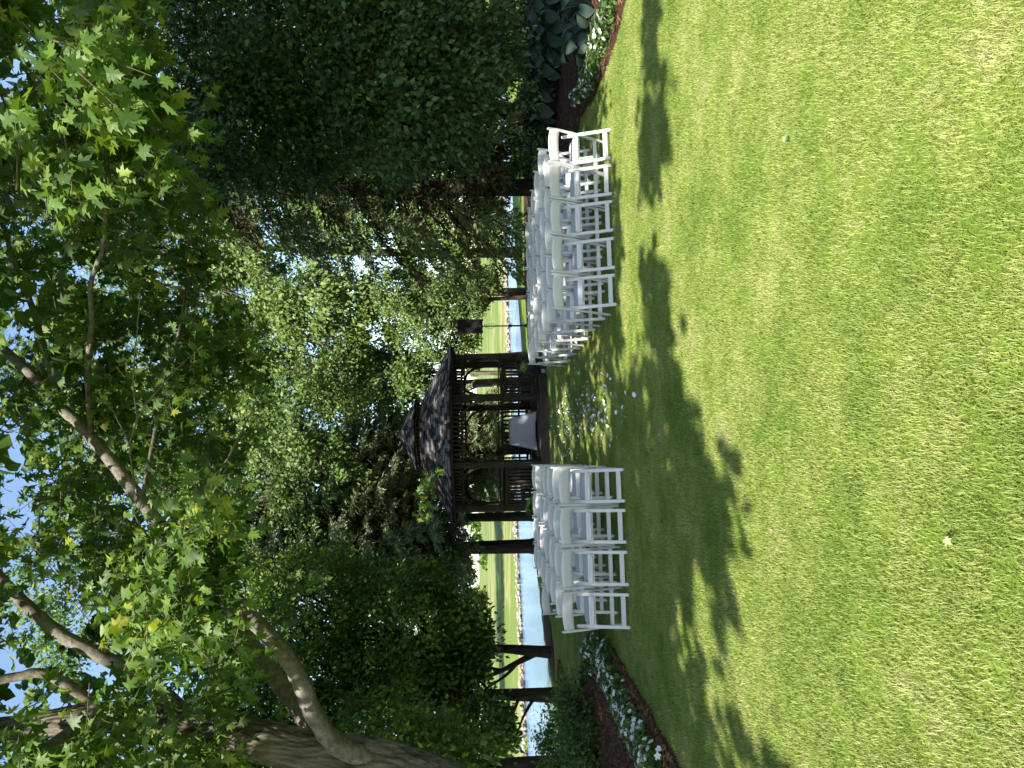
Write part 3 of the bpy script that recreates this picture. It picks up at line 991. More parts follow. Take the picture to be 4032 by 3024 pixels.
def lantern(p, rz, label):
    t = thing('lantern', label, 'lantern', p, rz)
    q = MB(); q.box((0, 0, .0125), (.21, .21, .025)); obj('base', q.mesh('lantern_base', M['blue_metal']), t)
    for sx in (-1, 1):
        for sy in (-1, 1):
            q = MB(); q.box((sx * .088, sy * .088, .15), (.018, .018, .25)); obj('corner_post', q.mesh('corner_post', M['blue_metal']), t)
    for i in range(4):
        a = i * math.pi / 2
        q = MB(); q.box((0, 0, 0), (.158, .003, .246)); obj('pane', q.mesh('lantern_pane', M['glass']), t, (.088 * math.sin(a), -.088 * math.cos(a), .15), (0, 0, a))
    q = MB()
    q.lathe([(.165, .275), (.165, .285), (.075, .335), (.06, .35), (.055, .385), (.02, .405)], 4, a0=math.pi / 4); obj('roof', q.mesh('lantern_roof', M['blue_metal']), t)
    q = MB()
    q.tube([(0, 0, .40), (0, 0, .445)], .008, 8); q.lathe([(.014, .44), (.02, .452), (.014, .464)], 10); obj('knob', q.mesh('lantern_knob', M['brass']), t)
    q = MB()
    q.tube([(.075 * math.cos(a), 0, .465 + .075 * math.sin(a)) for a in [i / 24 * 2 * math.pi for i in range(25)]], .0055, 6, cap=False); obj('ring', q.mesh('lantern_ring', M['brass'], True), t)
    q = MB(); q.lathe([(.06, 0), (.062, .01), (.062, .105), (.05, .112), (.0, .108)], 18); obj('candle', q.mesh('pillar_candle', M['candle'], True), t, (0, 0, .0255))
lp = ground(2150, 1462)
lantern((lp.x, lp.y, 0), .3, 'navy metal lantern with a white candle, right of the gazebo steps')
lp2 = ground(2160, 1912)
lantern((lp2.x, lp2.y, 0), .1, 'navy metal lantern left of the gazebo steps, behind the chairs')
# stones and dry leaves at the foot of the gazebo
def rock_mesh(seed, rough=.28, seg=9, rings=6):
    r = random.Random(seed)
    q = MB()
    vs_, fs = [], []
    for i in range(rings):
        ph = math.pi * (i + .5) / rings
        for j in range(seg):
            a = 2 * math.pi * j / seg
            k = 1 + r.uniform(-rough, rough) * .6
            vs_.append((math.sin(ph) * math.cos(a) * k, math.sin(ph) * math.sin(a) * k * .8, math.cos(ph) * .62 * k + .45))
    for i in range(rings - 1):
        for j in range(seg):
            k = (j + 1) % seg
            fs.append((i * seg + j, i * seg + seg + j, i * seg + seg + k, i * seg + k))
    fs += [tuple(range(seg)), tuple((rings - 1) * seg + j for j in range(seg - 1, -1, -1))]
    q.add(vs_, fs)
    return q.mesh('rock', M['rock'])
ROCKS = [rock_mesh(s) for s in range(5)]
for i, (px, py, s) in enumerate(((2148, 1500, .055), (2149, 1514, .07), (2150, 1527, .06), (2151, 1538, .07))):
    p = ground(px, py)
    tag(obj('stone', ROCKS[i % 5], None, (p.x, p.y, -.01), (0, 0, i * 1.3), s), 'small brown stone at the foot of the gazebo right of the steps', 'stone', 'stones along the gazebo foot')

# ------------------------------------------------------------------ loudspeaker on a stand
sp0 = at(2010, 1283, 18.2)
SX, SY = sp0.x, sp0.y
st = thing('speaker_stand', 'black tripod stand under the loudspeaker beside the gazebo', 'stand', (SX, SY, 0))
q = MB(); q.tube([(0, 0, .08), (0, 0, 1.0)], .021, 10); q.tube([(0, 0, 1.0), (0, 0, 1.66)], .016, 10); obj('pole', q.mesh('pole', M['black'], True), st)
q = MB(); q.lathe([(.03, .97), (.036, .98), (.036, 1.04), (.024, 1.05)], 12); obj('collar', q.mesh('stand_collar', M['black']), st)
q = MB(); q.lathe([(.03, .60), (.034, .61), (.034, .66), (.024, .67)], 12); obj('collar', q.mesh('stand_collar_low', M['black']), st)
for i in range(3):
    a = .5 + i * 2.094
    q = MB(); q.bar([(.03 * math.cos(a), .03 * math.sin(a), .63), (.52 * math.cos(a), .52 * math.sin(a), .012)], .028, .016, (-math.sin(a), math.cos(a), 0)); obj('leg', q.mesh('tripod_leg', M['black']), st)
    q = MB(); q.bar([(.02 * math.cos(a), .02 * math.sin(a), .14), (.26 * math.cos(a), .26 * math.sin(a), .345)], .018, .01, (-math.sin(a), math.cos(a), 0)); obj('brace', q.mesh('tripod_brace', M['black']), st)
q = MB(); q.tube([(.024, -.01, 1.62), (.05, -.012, 1.52), (.052, -.012, 1.40), (.024, -.02, 1.30), (-.05, -.012, 1.42), (-.05, -.012, 1.52), (-.02, -.015, 1.6)], .005, 6)
q.tube([(.0, -.026, 1.02), (.06, -.04, .99), (.05, -.03, .95), (0, -.026, .97)], .006, 6)
obj('cable', q.mesh('cable', M['black'], True), st)
sk = thing('loudspeaker', 'black loudspeaker box on the tripod stand beside the gazebo', 'speaker', (SX, SY, 1.655), -.06)
q = MB()
prof_ = [(-.165, -.16), (.165, -.16), (.165, .02), (.115, .15), (-.115, .15), (-.165, .02)]
vs_ = [(x, y, z) for z in (0, .60) for x, y in prof_]
q.add(vs_, [tuple(range(5, -1, -1)), tuple(range(6, 12))] + [(i, (i + 1) % 6, 6 + (i + 1) % 6, 6 + i) for i in range(6)])
cab = obj('cabinet', q.mesh('cabinet', M['black']), sk)
bv = cab.modifiers.new('b', 'BEVEL'); bv.width = .012; bv.segments = 2
q = MB(); q.box((0, -.166, .31), (.30, .012, .55)); obj('grille', q.mesh('grille', M['grille']), sk)
q = MB(); q.box((0.0, -.174, .065), (.022, .004, .02)); obj('badge', q.mesh('badge', M['brass']), sk)
for sx in (-1, 1):
    q = MB(); q.box((sx * .13, -.06, -.005), (.03, .05, .01)); obj('foot', q.mesh('rubber_foot', M['black']), sk)
q = MB(); q.lathe([(.035, -.005), (.035, .0)], 12); obj('pole_socket', q.mesh('pole_socket', M['black']), sk)

# ------------------------------------------------------------------ petals strewn in the aisle
def petal_mesh(seed):
    r = random.Random(seed)
    q = MB()
    vs_, fs = [(0, 0, 0)], []
    n = 9
    for j in range(n):
        a = 2 * math.pi * j / n
        rr = 1 + r.uniform(-.12, .12)
        x, y = math.cos(a) * .8 * rr, math.sin(a) * rr
        vs_.append((x, y, .35 * (x * x) + .28 * y * y * (1 if y > 0 else .3) + r.uniform(-.05, .05)))
    for j in range(n):
        fs.append((0, 1 + j, 1 + (j + 1) % n))
    q.add(vs_, fs, r.random())
    me = q.mesh('petal', M['petal'], True)
    return me
PET = [petal_mesh(s) for s in range(6)]
pet_px = []
while len(pet_px) < 262:
    u = random.random()
    px = random.gauss(2328, 62) if u < .62 else (random.gauss(2225, 26) if u < .88 else random.uniform(2190, 2530))
    py = random.gauss(1640, 78) - (px - 2300) * .12
    if not (2178 < px < 2520 and 1440 < py < 1860): continue
    if random.random() > .9 and pet_px:      # small heaps
        o0 = random.choice(pet_px); px, py = o0[0] + random.gauss(0, 5), o0[1] + random.gauss(0, 9)
    pet_px.append((px, py))
pet_px += [(2398, 1517), (2437, 1548), (2385, 1468), (2480, 1640), (2515, 1553), (2194, 1818), (2192, 1780), (2290, 1470)]
for i, (px, py) in enumerate(pet_px):
    p = ground(px, py)
    tag(obj('petal', PET[i % 6], None, (p.x, p.y, .040 + random.uniform(0, .014)), (random.gauss(0, .5), random.gauss(0, .5), random.uniform(0, 6.28)), random.uniform(.019, .030)),
        'white rose petal lying on the grass of the aisle', 'petal', 'petals strewn in the aisle')

# ------------------------------------------------------------------ foliage machinery
LEAF_V = np.array([(0, 0, 0), (.30, .42, .07), (0, 1, -.06), (-.30, .42, .07)])
LEAF_F = np.array([(0, 1, 2), (0, 2, 3)])
NEED_V = np.array([(0, 0, 0), (.13, .35, .03), (0, 1, 0), (-.13, .35, .03)])
_half = [(.22, -.02), (.45, .14), (.27, .26), (.60, .60), (.22, .50)]
_out = [(0, 0)] + _half + [(0, 1)] + [(-x, y) for x, y in reversed(_half)]
MAPLE_V = np.array([(0, .34, -.02)] + [(x, y, .16 * abs(x) - .10 * y * y) for x, y in _out])
MAPLE_F = np.array([(0, 1 + j, 1 + (j + 1) % len(_out)) for j in range(len(_out))])

def unit(n):
    v = rng.normal(size=(n, 3))
    return v / np.linalg.norm(v, axis=1, keepdims=True)

def blob_leaves(cen, rad, n, clump=.45, shell=.55, per=110):
    """clumped points in an ellipsoid, most of them near its skin"""
    nc = max(3, n // per)
    d = unit(nc)
    r = shell + (1 - shell) * rng.random(nc) ** .6
    r *= 1 + .16 * rng.normal(size=nc) * .6
    cc = np.array(cen) + d * r[:, None] * np.array(rad)
    idx = rng.integers(0, nc, n)
    cr = clump * (.55 + rng.random(nc) * .9)
    p = cc[idx] + rng.normal(size=(n, 3)) * (cr[idx][:, None] * np.array([.62, .62, .42]))
    out = (p - np.array(cen)) / np.array(rad)
    return p, out, idx

def leaf_mesh(name, pts, out, mat, size, tv=LEAF_V, tf=LEAF_F, droop=.4, var=.35, base_rnd=None):
    n = len(pts)
    nrm = unit(n) * .75 + out * .45 + np.array([-.1, -.25, .6])
    d = unit(n) * .8 + out * .5 + np.array([0, 0, -droop])
    R = rot_along(d, nrm)
    sc = size * (1 + var * (rng.random(n) * 2 - 1))
    rn = rng.random(n) if base_rnd is None else base_rnd
    V, F, r = replicate(tv, tf, pts, R, sc[:, None], rn)
    return mesh_np(name, V, F, mat, r)

def pblob(px, py, depth, ry, rx, rd):
    c = at(px, py, depth)
    k = depth / FPX
    return (c.x, c.y, c.z), (ry * k, rd, rx * k)

def curve_pts(pts, n=6, wob=.0):
    """smooth polyline through pts (Catmull-Rom)"""
    P = [Vector(p) for p in pts]
    P = [P[0] * 2 - P[1]] + P + [P[-1] * 2 - P[-2]]
    out = []
    for i in range(1, len(P) - 2):
        for j in range(n):
            t = j / n
            a, b, c, d = P[i - 1], P[i], P[i + 1], P[i + 2]
            q = .5 * ((2 * b) + (c - a) * t + (2 * a - 5 * b + 4 * c - d) * t * t + (3 * b - a - 3 * c + d) * t ** 3)
            if wob: q = q + Vector((random.gauss(0, wob), random.gauss(0, wob), random.gauss(0, wob)))
            out.append(q)
    out.append(P[-2])
    return out

def limb(mb_, pts, r0, r1, n=5, seg=8, wob=0.0):
    c = curve_pts(pts, n, wob)
    m_ = len(c) - 1
    mb_.tube(c, [r0 + (r1 - r0) * (i / m_) ** .8 for i in range(m_ + 1)], seg, wob=.018)
    return c

def leafy_tree(name, label, base, trunk, r0, r1, blobs, mat, size, bark, nlimb=26, group=None, clump=.45, shell=.55, stems=(), cat='tree', droop=.4, per=110):
    root = thing(name, label, cat, base, 0.0, group)
    B = Vector(base)
    m = MB()
    tr = [Vector(p) - B for p in trunk]
    tc = limb(m, [Vector((0, 0, -.1))] + tr, r0, r1, 5, 12)
    for st_ in stems:
        limb(m, [Vector(p) - B for p in st_[0]], st_[1], st_[2], 5, 9)
    P, O = [], []
    for cen, rad, n in blobs:
        p, o, _ = blob_leaves(cen, rad, n, clump, shell, per)
        P.append(p); O.append(o)
        for i in range(max(2, int(nlimb / len(blobs)))):
            tgt = Vector(p[random.randrange(n)]) - B
            low = [q for q in tc if q.z < tgt.z - .2] or tc[:3]
            s = low[-1 - random.randrange(min(4, len(low)))]
            mid = s.lerp(tgt, .5) + Vector((random.gauss(0, .18), random.gauss(0, .18), random.uniform(0, .4)))
            limb(m, [s, mid, tgt], random.uniform(.03, .06), .008, 4, 5)
    obj('trunk', m.mesh('trunk', bark, True), root)
    P, O = np.concatenate(P), np.concatenate(O)
    P = P - np.array(B)
    obj('crown', leaf_mesh('crown', P, O, mat, size, droop=droop), root)
    return root

def spruce_tree(name, label, base, H, R, z0, mat, bark, droop=.55, size=.13, whorl=.34, dead=.12, trunk_r=.2, group=None, per_bough=1.0):
    root = thing(name, label, 'tree', base, random.uniform(0, 6), group)
    m = MB()
    m.tube([(0, 0, -.1), (0, 0, .25), (random.gauss(0, .04), random.gauss(0, .04), H * .5), (0, 0, H)], [trunk_r * 1.35, trunk_r, trunk_r * .6, .015], 12)
    Ps, Ds, Rn = [], [], []
    z = z0
    while z < H - .15:
        f = (H - z) / (H - z0)
        L = R * f ** .85
        nb_ = int(5 + 3 * min(1, L))
        a0 = random.uniform(0, 6.28)
        for k in range(nb_):
            a = a0 + k * 6.283 / nb_ + random.gauss(0, .2)
            l = L * random.uniform(.72, 1.12) + .12
            zz = z + random.uniform(-.14, .14)
            dv = np.array([math.cos(a), math.sin(a), 0.0])
            sv = np.array([-math.sin(a), math.cos(a), 0.0])
            dr = droop * random.uniform(.7, 1.3)
            T = np.linspace(0, 1, 9)
            bx = dv[None] * (T * l)[:, None]
            bz = zz + .12 * l * T - dr * l * T ** 1.8 + .16 * l * np.clip(T - .75, 0, 1)
            bx[:, 2] = bz
            if l > .5:
                m.tube([tuple(q) for q in bx[::2]], [.022 + .012 * f, .018, .014, .010, .005], 5, cap=False)
            nt_ = int((14 + 26 * l) * per_bough)
            tt = .12 + .88 * rng.random(nt_) ** .75
            bp = np.stack([np.interp(tt, T, bx[:, i]) for i in range(3)], 1)
            side = rng.choice([-1.0, 1.0], nt_)
            tl = (.16 + .30 * l * .5 * (1 - .55 * tt)) * (.6 + .7 * rng.random(nt_))
            tl = np.minimum(tl, .55)
            hang = .35 + .9 * rng.random(nt_)
            td = sv[None] * side[:, None] * (.55 + .5 * rng.random(nt_))[:, None] + dv[None] * .55 + np.array([0, 0, -1.0])[None] * hang[:, None] * (.55 + droop * .5)
            td /= np.linalg.norm(td, axis=1, keepdims=True)
            ns = 6
            deadb = random.random() < dead
            rb = random.random()
            for j in range(ns):
                u = (j + .3) / ns
                p = bp + td * (tl * u)[:, None] + rng.normal(size=(nt_, 3)) * .018
                Ps.append(p)
                Ds.append(td + unit(nt_) * .55)
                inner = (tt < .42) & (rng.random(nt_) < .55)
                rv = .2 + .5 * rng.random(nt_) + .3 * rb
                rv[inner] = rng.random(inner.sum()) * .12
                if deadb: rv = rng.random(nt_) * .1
                Rn.append(rv)
        z += whorl * (.75 + .5 * f)
    P, D, Rr = np.concatenate(Ps), np.concatenate(Ds), np.concatenate(Rn)
    n = len(P)
    RR = rot_along(D, unit(n) + np.array([0, 0, .8]))
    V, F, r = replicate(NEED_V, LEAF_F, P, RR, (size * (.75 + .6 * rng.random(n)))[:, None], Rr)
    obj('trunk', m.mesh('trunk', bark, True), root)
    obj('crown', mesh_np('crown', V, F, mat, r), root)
    return root

# ------------------------------------------------------------------ the silver maple whose crown spreads over the lawn
def build_maple():
    base = Vector((-5.45, 9.0, 0))
    root = thing('silver_maple', 'large silver maple with furrowed leaning trunk at the left, its crown over the lawn', 'tree', base)
    def L3(lst):
        return [Vector(p) if len(p) == 3 and p[2] < 40 and abs(p[0]) < 40 and abs(p[1]) < 40 else at(*p) for p in lst]
    w2l = lambda lst: [p - base for p in lst]
    # trunk with furrowed bark: fine grid pushed in and out
    tp = [Vector((-5.45, 9, -.1)), Vector((-5.40, 9, .35)), Vector((-5.30, 9, 1.0)), at(1600, 3045, 9), at(1171, 2950, 9.0), at(744, 2850, 9.1), at(380, 2823, 9.3), at(0, 2873, 9.5), at(-600, 2880, 9.8), at(-1300, 2700, 10)]
    cp = curve_pts(w2l(tp), 26)
    rr = np.interp(np.linspace(0, 1, len(cp)), np.linspace(0, 1, len(tp)), [.50, .38, .31, .265, .225, .19, .16, .13, .09, .05])
    seg = 128
    V = np.zeros((len(cp), seg, 3))
    ref = Vector((.31, .93, .17))
    ph = rng.random((14, 3)) * 6.28
    arc = 0.0
    for i, p in enumerate(cp):
        t = (cp[min(i + 1, len(cp) - 1)] - cp[max(i - 1, 0)]).normalized()
        if i: arc += (p - cp[i - 1]).length
        a = t.cross(ref).normalized(); b = t.cross(a)
        an = np.arange(seg) / seg * 2 * np.pi
        tw = an + .25 * np.sin(arc * 1.7) + .12 * np.sin(arc * 5 + an * 2)
        rid = np.abs(np.sin(tw * 9 + 1.1 * np.sin(arc * 4.2 + an * 3) + .8 * np.sin(arc * 9.1 - an * 2)))
        rid2 = np.abs(np.sin(tw * 15 + 1.6 * np.sin(arc * 7.7 - an * 4)))
        q = rr[i] * (1 + .13 * (rid ** .4 - .65) + .06 * (rid2 ** .4 - .65) + .05 * np.sin(an * 3 + arc) + .025 * rng.normal(size=seg) * .5)
        V[i] = np.array(p)[None] + np.cos(an)[:, None] * q[:, None] * np.array(a)[None] + np.sin(an)[:, None] * q[:, None] * np.array(b)[None]
    nR = len(cp)
    ii, jj = np.meshgrid(np.arange(nR - 1), np.arange(seg), indexing='ij')
    k = (jj + 1) % seg
    F = np.stack([ii * seg + jj, ii * seg + k, (ii + 1) * seg + k, (ii + 1) * seg + jj], -1).reshape(-1, 4)
    obj('trunk', mesh_np('maple_trunk', V.reshape(-1, 3), F, M['bark_maple'], smooth=True), root)
    def lb(pts, r0, r1, seg_=20, n=7, wob=.003):
        m = MB()
        limb(m, w2l(L3(pts)), r0, r1, n, seg_, wob)
        obj('limb', m.mesh('limb', M['bark_limb'], True), root)
    lb([(1480, 2995, 8.95), (1329, 2937, 8.7), (1234, 2810, 8.5), (1203, 2728, 8.4), (1139, 2601, 8.3), (1013, 2456, 8.3), (918, 2354, 8.4), (700, 2150, 8.6), (560, 1980, 8.8), (482, 1874, 9), (362, 1724, 9.2), (211, 1573, 9.4), (121, 1470, 9.5), (12, 1374, 9.6), (-300, 1100, 9.8), (-700, 700, 10)], .115, .05)
    lb([(1300, 2925, 9.3), (1203, 2823, 9.7), (1013, 2570, 10), (900, 2420, 10.2), (700, 2200, 10.6), (480, 2050, 11)], .145, .06)
    lb([(760, 2850, 9.1), (600, 2700, 9.3), (538, 2652, 9.3), (253, 2506, 9.4), (63, 2342, 9.5), (-100, 2180, 9.6), (-600, 1800, 9.5)], .115, .05)
    lb([(420, 2815, 9.2), (270, 2700, 9.1), (158, 2650, 9.0), (0, 2675, 8.9), (-400, 2700, 8.5)], .07, .045)
    lb([(362, 1724, 9.2), (344, 1476, 8.7), (362, 1260, 8.3), (356, 1120, 8.1), (398, 1000, 7.9), (416, 844, 7.7), (434, 681, 7.5), (330, 420, 7.2), (280, 250, 7.1), (200, 60, 7)], .034, .014, 9)
    lb([(240, 1590, 9.4), (115, 1180, 9.5), (45, 1000, 9.5), (0, 874, 9.5), (-200, 600, 9.5)], .045, .02, 9)
    for pts, r in (([(545, 1960, 8.7), (530, 1900, 8.2), (512, 1755, 8), (537, 1655, 8), (525, 1510, 8), (540, 1300, 8), (555, 1120, 8)], .013),
                   ([(537, 1655, 8), (600, 1560, 8), (700, 1450, 8), (790, 1370, 8.1)], .009), ([(512, 1755, 8), (450, 1630, 8), (385, 1545, 8)], .009),
                   ([(560, 1980, 8.8), (600, 1750, 9.2), (690, 1380, 9.6), (740, 1100, 10)], .03), ([(700, 2150, 8.6), (900, 1800, 9.2), (1000, 1600, 9.6)], .022)):
        lb(pts, r, r * .4, 7)
    T = lambda px, py, d: at(px, py, d)
    top = [at(380, 2823, 9.3), at(0, 2873, 9.5), at(-600, 2880, 9.8)]
    for s, e in ((top[1], (-2.4, 3.2, 8.6)), (top[0], (-5.5, 1.0, 7.4)), (top[2], (1.5, 4.0, 10.5)), (top[1], (-10, 5, 8)), (top[2], (4.0, 7.5, 11.5)), (top[2], (-9, 11, 11)), (top[2], (-1, 13, 12))):
        e = Vector(e)
        m = MB()
        limb(m, w2l([s, s.lerp(e, .35) + Vector((0, 0, .9)), s.lerp(e, .7) + Vector((0, 0, .6)), e]), .11, .03, 6, 9, .01)
        obj('limb', m.mesh('limb', M['bark_limb'], True), root)
    # --- where leaf sprays hang
    gaps = [(0, 60, 180, 270), (60, 200, 100, 290), (470, 515, 10, 100), (0, 180, 2190, 2340), (240, 330, 2050, 2200), (434, 530, 1330, 1390), (235, 345, 1760, 1840), (0, 105, 1735, 1785), (0, 60, 640, 760)]
    def in_gap(px, py, mar=12):
        g = np.zeros(len(px), bool)
        for x0, x1, y0, y1 in gaps:
            g |= (px > x0 - mar) & (px < x1 + mar) & (py > y0 - mar) & (py < y1 + mar)
        return g
    vis = []
    for x0, x1, y0, y1, d0, d1, n in ((-60, 540, -80, 740, 6.2, 8.0, 190), (430, 960, 1950, 2760, 6.6, 8.6, 150), (40, 820, 2200, 3080, 7.0, 9.6, 165), (-60, 520, 700, 2300, 8, 12, 330),
                                     (330, 1000, 750, 2050, 9, 13, 225), (800, 1120, 2200, 2560, 8, 9, 18), (560, 1000, 2760, 3060, 8.0, 8.7, 26), (1600, 1700, 1830, 1940, 13, 14, 5), (480, 900, 420, 760, 8, 9.5, 16)):
        nm_ = max(3, n // 7)
        mx, my, mdp = x0 + rng.random(nm_) * (x1 - x0), y0 + rng.random(nm_) * (y1 - y0), d0 + rng.random(nm_) * (d1 - d0)
        k_ = rng.integers(0, nm_, n)
        px, py, dd = mx[k_] + rng.normal(size=n) * 48, my[k_] + rng.normal(size=n) * 62, mdp[k_] + rng.normal(size=n) * .35
        ok = ~in_gap(px, py)
        vis += [tuple(at(a, b, c)) for a, b, c in zip(px[ok], py[ok], dd[ok])]
    vis = np.array(vis)
    nf = len(vis)
    # --- crown overhead: its shade lies on the lawn from the chairs to about five metres from the camera
    by = np.array([-400, 200, 300, 400, 500, 600, 700, 800, 900, 1000, 1200, 1400, 1500, 1560, 1600, 1700, 1780, 1850, 2000, 2100, 2250, 2350, 2400, 2480, 2550, 2650, 2750, 2850, 2950, 3024, 3600])
    bx = np.array([2560, 2600, 2620, 2650, 2680, 2690, 2620, 2590, 2580, 2600, 2640, 2650, 2640, 2770, 2800, 2780, 2830, 2890, 2900, 2870, 2880, 2870, 2700, 2650, 2700, 2790, 2850, 2930, 2960, 3060, 3500])
    S = np.array(TOSUN)
    n = 12200
    gx_, gy_ = -12 + rng.random(n) * 22, 3.5 + rng.random(n) * 24
    px, py, _ = proj(np.column_stack([gx_, gy_, np.zeros(n)]))
    lim = np.interp(py, by, bx)
    prob = np.where(px > lim - 22, 0.0, 1.0)
    def zone(x0, x1, y0, y1, p):
        z_ = (px > x0) & (px < x1) & (py > y0) & (py < y1)
        prob[z_] = np.minimum(prob[z_], p)
    zone(2330, 2535, -600, 720, .06)
    zone(2440, 2535, 700, 1480, .22)
    zone(2280, 2400, 1500, 1740, .10)
    zone(2640, 2740, 2330, 2500, .1)
    zone(2150, 2440, 400, 1250, .70)
    zone(2080, 2440, 1820, 2480, .78)
    zone(1900, 2160, -600, 3024, .7)
    keep = rng.random(n) < prob * np.where(py > 2300, 1.3, np.where(py > 1750, 1.1, .85))
    gx_, gy_ = gx_[keep], gy_[keep]
    hh = 6.0 + rng.random(len(gx_)) * 8.0
    over = np.column_stack([gx_, gy_, np.zeros(len(gx_))]) + S[None] * (hh / S[2])[:, None]
    qx, qy, qd = proj(over)
    inframe = (qd > .3) & (qx > -60) & (qx < 4100) & (qy > -60) & (qy < 3090)
    over = over[(~inframe | ((qx < 560) & ~in_gap(qx, qy) & (rng.random(len(qx)) < .30))) & (over[:, 1] > -6)]
    # sun-facing sprays in view stay in the sun
    lit = vis
    okk = np.ones(len(over), bool)
    for i0 in range(0, len(over), 400):
        dlt = over[i0:i0 + 400, None, :] - lit[None]
        tt = dlt @ S
        dist = np.linalg.norm(dlt - tt[..., None] * S, axis=2)
        okk[i0:i0 + 400] = ~(((dist < .40) & (tt > .3)).any(1) & (rng.random(len(dlt)) < np.where((dist[:, :500] < .40).any(1), .85, .45)))
    over = over[okk]
    # upper crown that keeps the big tree on the right in shade
    n = 900
    tx, ty, tz = 3.2 + rng.random(n) * 5.5, 10.5 + rng.random(n) * 2.5, 1.0 + rng.random(n) * 5.5
    k_ = 5.0 + rng.random(n) * 3.5
    up_ = np.column_stack([tx, ty, tz]) + S[None] * (k_ / S[2])[:, None]
    sh = up_ - S[None] * (up_[:, 2] / S[2])[:, None]
    sx, sy, sdp = proj(sh)
    ok = (up_[:, 2] < 13) & ~((sx > np.interp(sy, by, bx) - 25) & (sdp > 0))
    qx, qy, qd = proj(up_)
    ok &= ~((qd > .3) & (qx > -40) & (qy > -60) & (qy < 3090))
    up_ = up_[ok]
    # open the view of trunk and limbs, and the sun patches on the lawn
    def seg_near(px, py, line, r):
        hit = np.zeros(len(px), bool)
        for (xa, ya), (xb, yb) in zip(line[:-1], line[1:]):
            for t_ in np.linspace(0, 1, 12):
                hit |= np.hypot(px - (xa + (xb - xa) * t_), py - (ya + (yb - ya) * t_)) < r
        return hit
    vx, vy, vd = proj(vis)
    drop = np.zeros(len(vis), bool)
    for line, r in (([(1250, 2960), (1000, 2900), (680, 2850)], 130), ([(1300, 2930), (1203, 2728), (1013, 2456), (900, 2330)], 95), ([(538, 2652), (253, 2506), (63, 2342)], 70), ([(380, 2823), (0, 2873)], 90),
                    ([(482, 1874), (362, 1724), (211, 1573), (12, 1374)], 80), ([(344, 1476), (362, 1260), (398, 1000), (434, 720)], 55), ([(530, 1900), (537, 1655), (525, 1510)], 50)):
        drop |= seg_near(vx, vy, line, r) & (vd < 9.6) & (rng.random(len(vis)) < .85)
    vis = vis[~drop]
    def sunny(P_):
        g_ = P_ - S[None] * (P_[:, 2] / S[2])[:, None]
        sx_, sy_, sd_ = proj(g_)
        z_ = np.zeros(len(P_), bool)
        for x0, x1, y0, y1 in ((2280, 2405, 1490, 1745), (2440, 2540, 700, 1460), (2330, 2535, -600, 720), (2200, 2230, 1550, 1800)):
            z_ |= (sx_ > x0) & (sx_ < x1) & (sy_ > y0) & (sy_ < y1) & (sd_ > 0)
        z_ &= rng.random(len(P_)) < .88
        for cen_, r_, p_ in (((2.5, 24.2, 3.1), 2.0, .85), ((-3.4, 26.0, 5.0), 2.6, .6), ((1.5, 28.5, 6.5), 3.0, .6), ((5.5, 18.5, 7.0), 2.4, .6)):
            dl_ = P_ - np.array(cen_)
            tl_ = dl_ @ S
            z_ |= (np.linalg.norm(dl_ - tl_[:, None] * S, axis=1) < r_) & (tl_ > 2) & (rng.random(len(P_)) < p_)
        return z_
    over, up_ = over[~sunny(over)], up_[~sunny(up_)]
    sv_ = sunny(vis); sv_[:300] = False
    vis = vis[~sv_]
    allc = np.concatenate([vis, over, up_])
    nv = len(vis)
    # sprays
    near = np.zeros(len(allc), bool)
    vx, vy, vd = proj(allc[:nv])
    order = np.argsort(vd + 100 * ((vx < 20) | (vx > 1000) | (vy < 0) | (vy > 3024)))
    solo = set(order[:19].tolist())
    P, D, N, Rn, SZ = [], [], [], [], []
    hid = []
    tw = MB()
    singles = []
    for i, c in enumerate(allc):
        m_ = int(rng.integers(13, 21)) if i < nv else int(rng.integers(15, 22))
        ax = unit(1)[0] * np.array([1, 1, .45]); ax /= np.linalg.norm(ax)
        ln = .42 + .3 * rng.random()
        t = rng.random(m_)
        p = c + ax * ((t - .5) * ln)[:, None] + rng.normal(size=(m_, 3)) * .095
        d = unit(m_) * .8 + ax * .5 + np.array([0, 0, -.75])
        nn = unit(m_) * .6 + np.array([-.15, -.45, .75])
        tone = np.clip(.45 + .18 * rng.normal() + .2 * rng.normal(size=m_), 0, 1)
        sz = .105 + .055 * rng.random(m_)
        if i in solo:
            singles.append((p, d, nn, tone, sz))
        elif i >= nv:
            hid.append((p, d, nn, tone, sz))
        else:
            P.append(p); D.append(d); N.append(nn); Rn.append(tone); SZ.append(sz)
        if i < nv:
            a_ = Vector(c - ax * ln * .6) - base
            tw.tube([a_, Vector(c) - base + Vector((0, 0, -.02)), Vector(c + ax * ln * .55) - base], [.006, .004, .002], 4, cap=False)
    P = np.concatenate(P) - np.array(base)
    Rm = rot_along(np.concatenate(D), np.concatenate(N))
    h3 = [(.16, -.01), (.44, .07), (.23, .22), (.40, .40), (.60, .60), (.17, .46), (.25, .73), (.10, .74)]
    o3 = [(0, 0)] + h3 + [(0, 1.04)] + [(-x, y) for x, y in reversed(h3)]
    szs, tns = np.concatenate(SZ), np.concatenate(Rn)
    pick = rng.integers(0, 4, len(P))
    VV, FF, RR, off = [], [], [], 0
    for v_, (fold, curl, side) in enumerate(((.16, .10, 0), (.45, .28, .1), (.05, .45, -.12), (-.25, .2, .05))):
        tv_ = np.array([(0, .33, 0)] + [(x, y, fold * abs(x) - curl * y * y + side * x * y) for x, y in o3])
        tf_ = np.array([(0, 1 + j, 1 + (j + 1) % len(o3)) for j in range(len(o3))])
        q = pick == v_
        a_, b_, c_ = replicate(tv_, tf_, P[q], Rm[q], szs[q][:, None], tns[q])
        VV.append(a_); FF.append(b_ + off); RR.append(c_); off += len(a_)
    V, F, r = np.concatenate(VV), np.concatenate(FF), np.concatenate(RR)
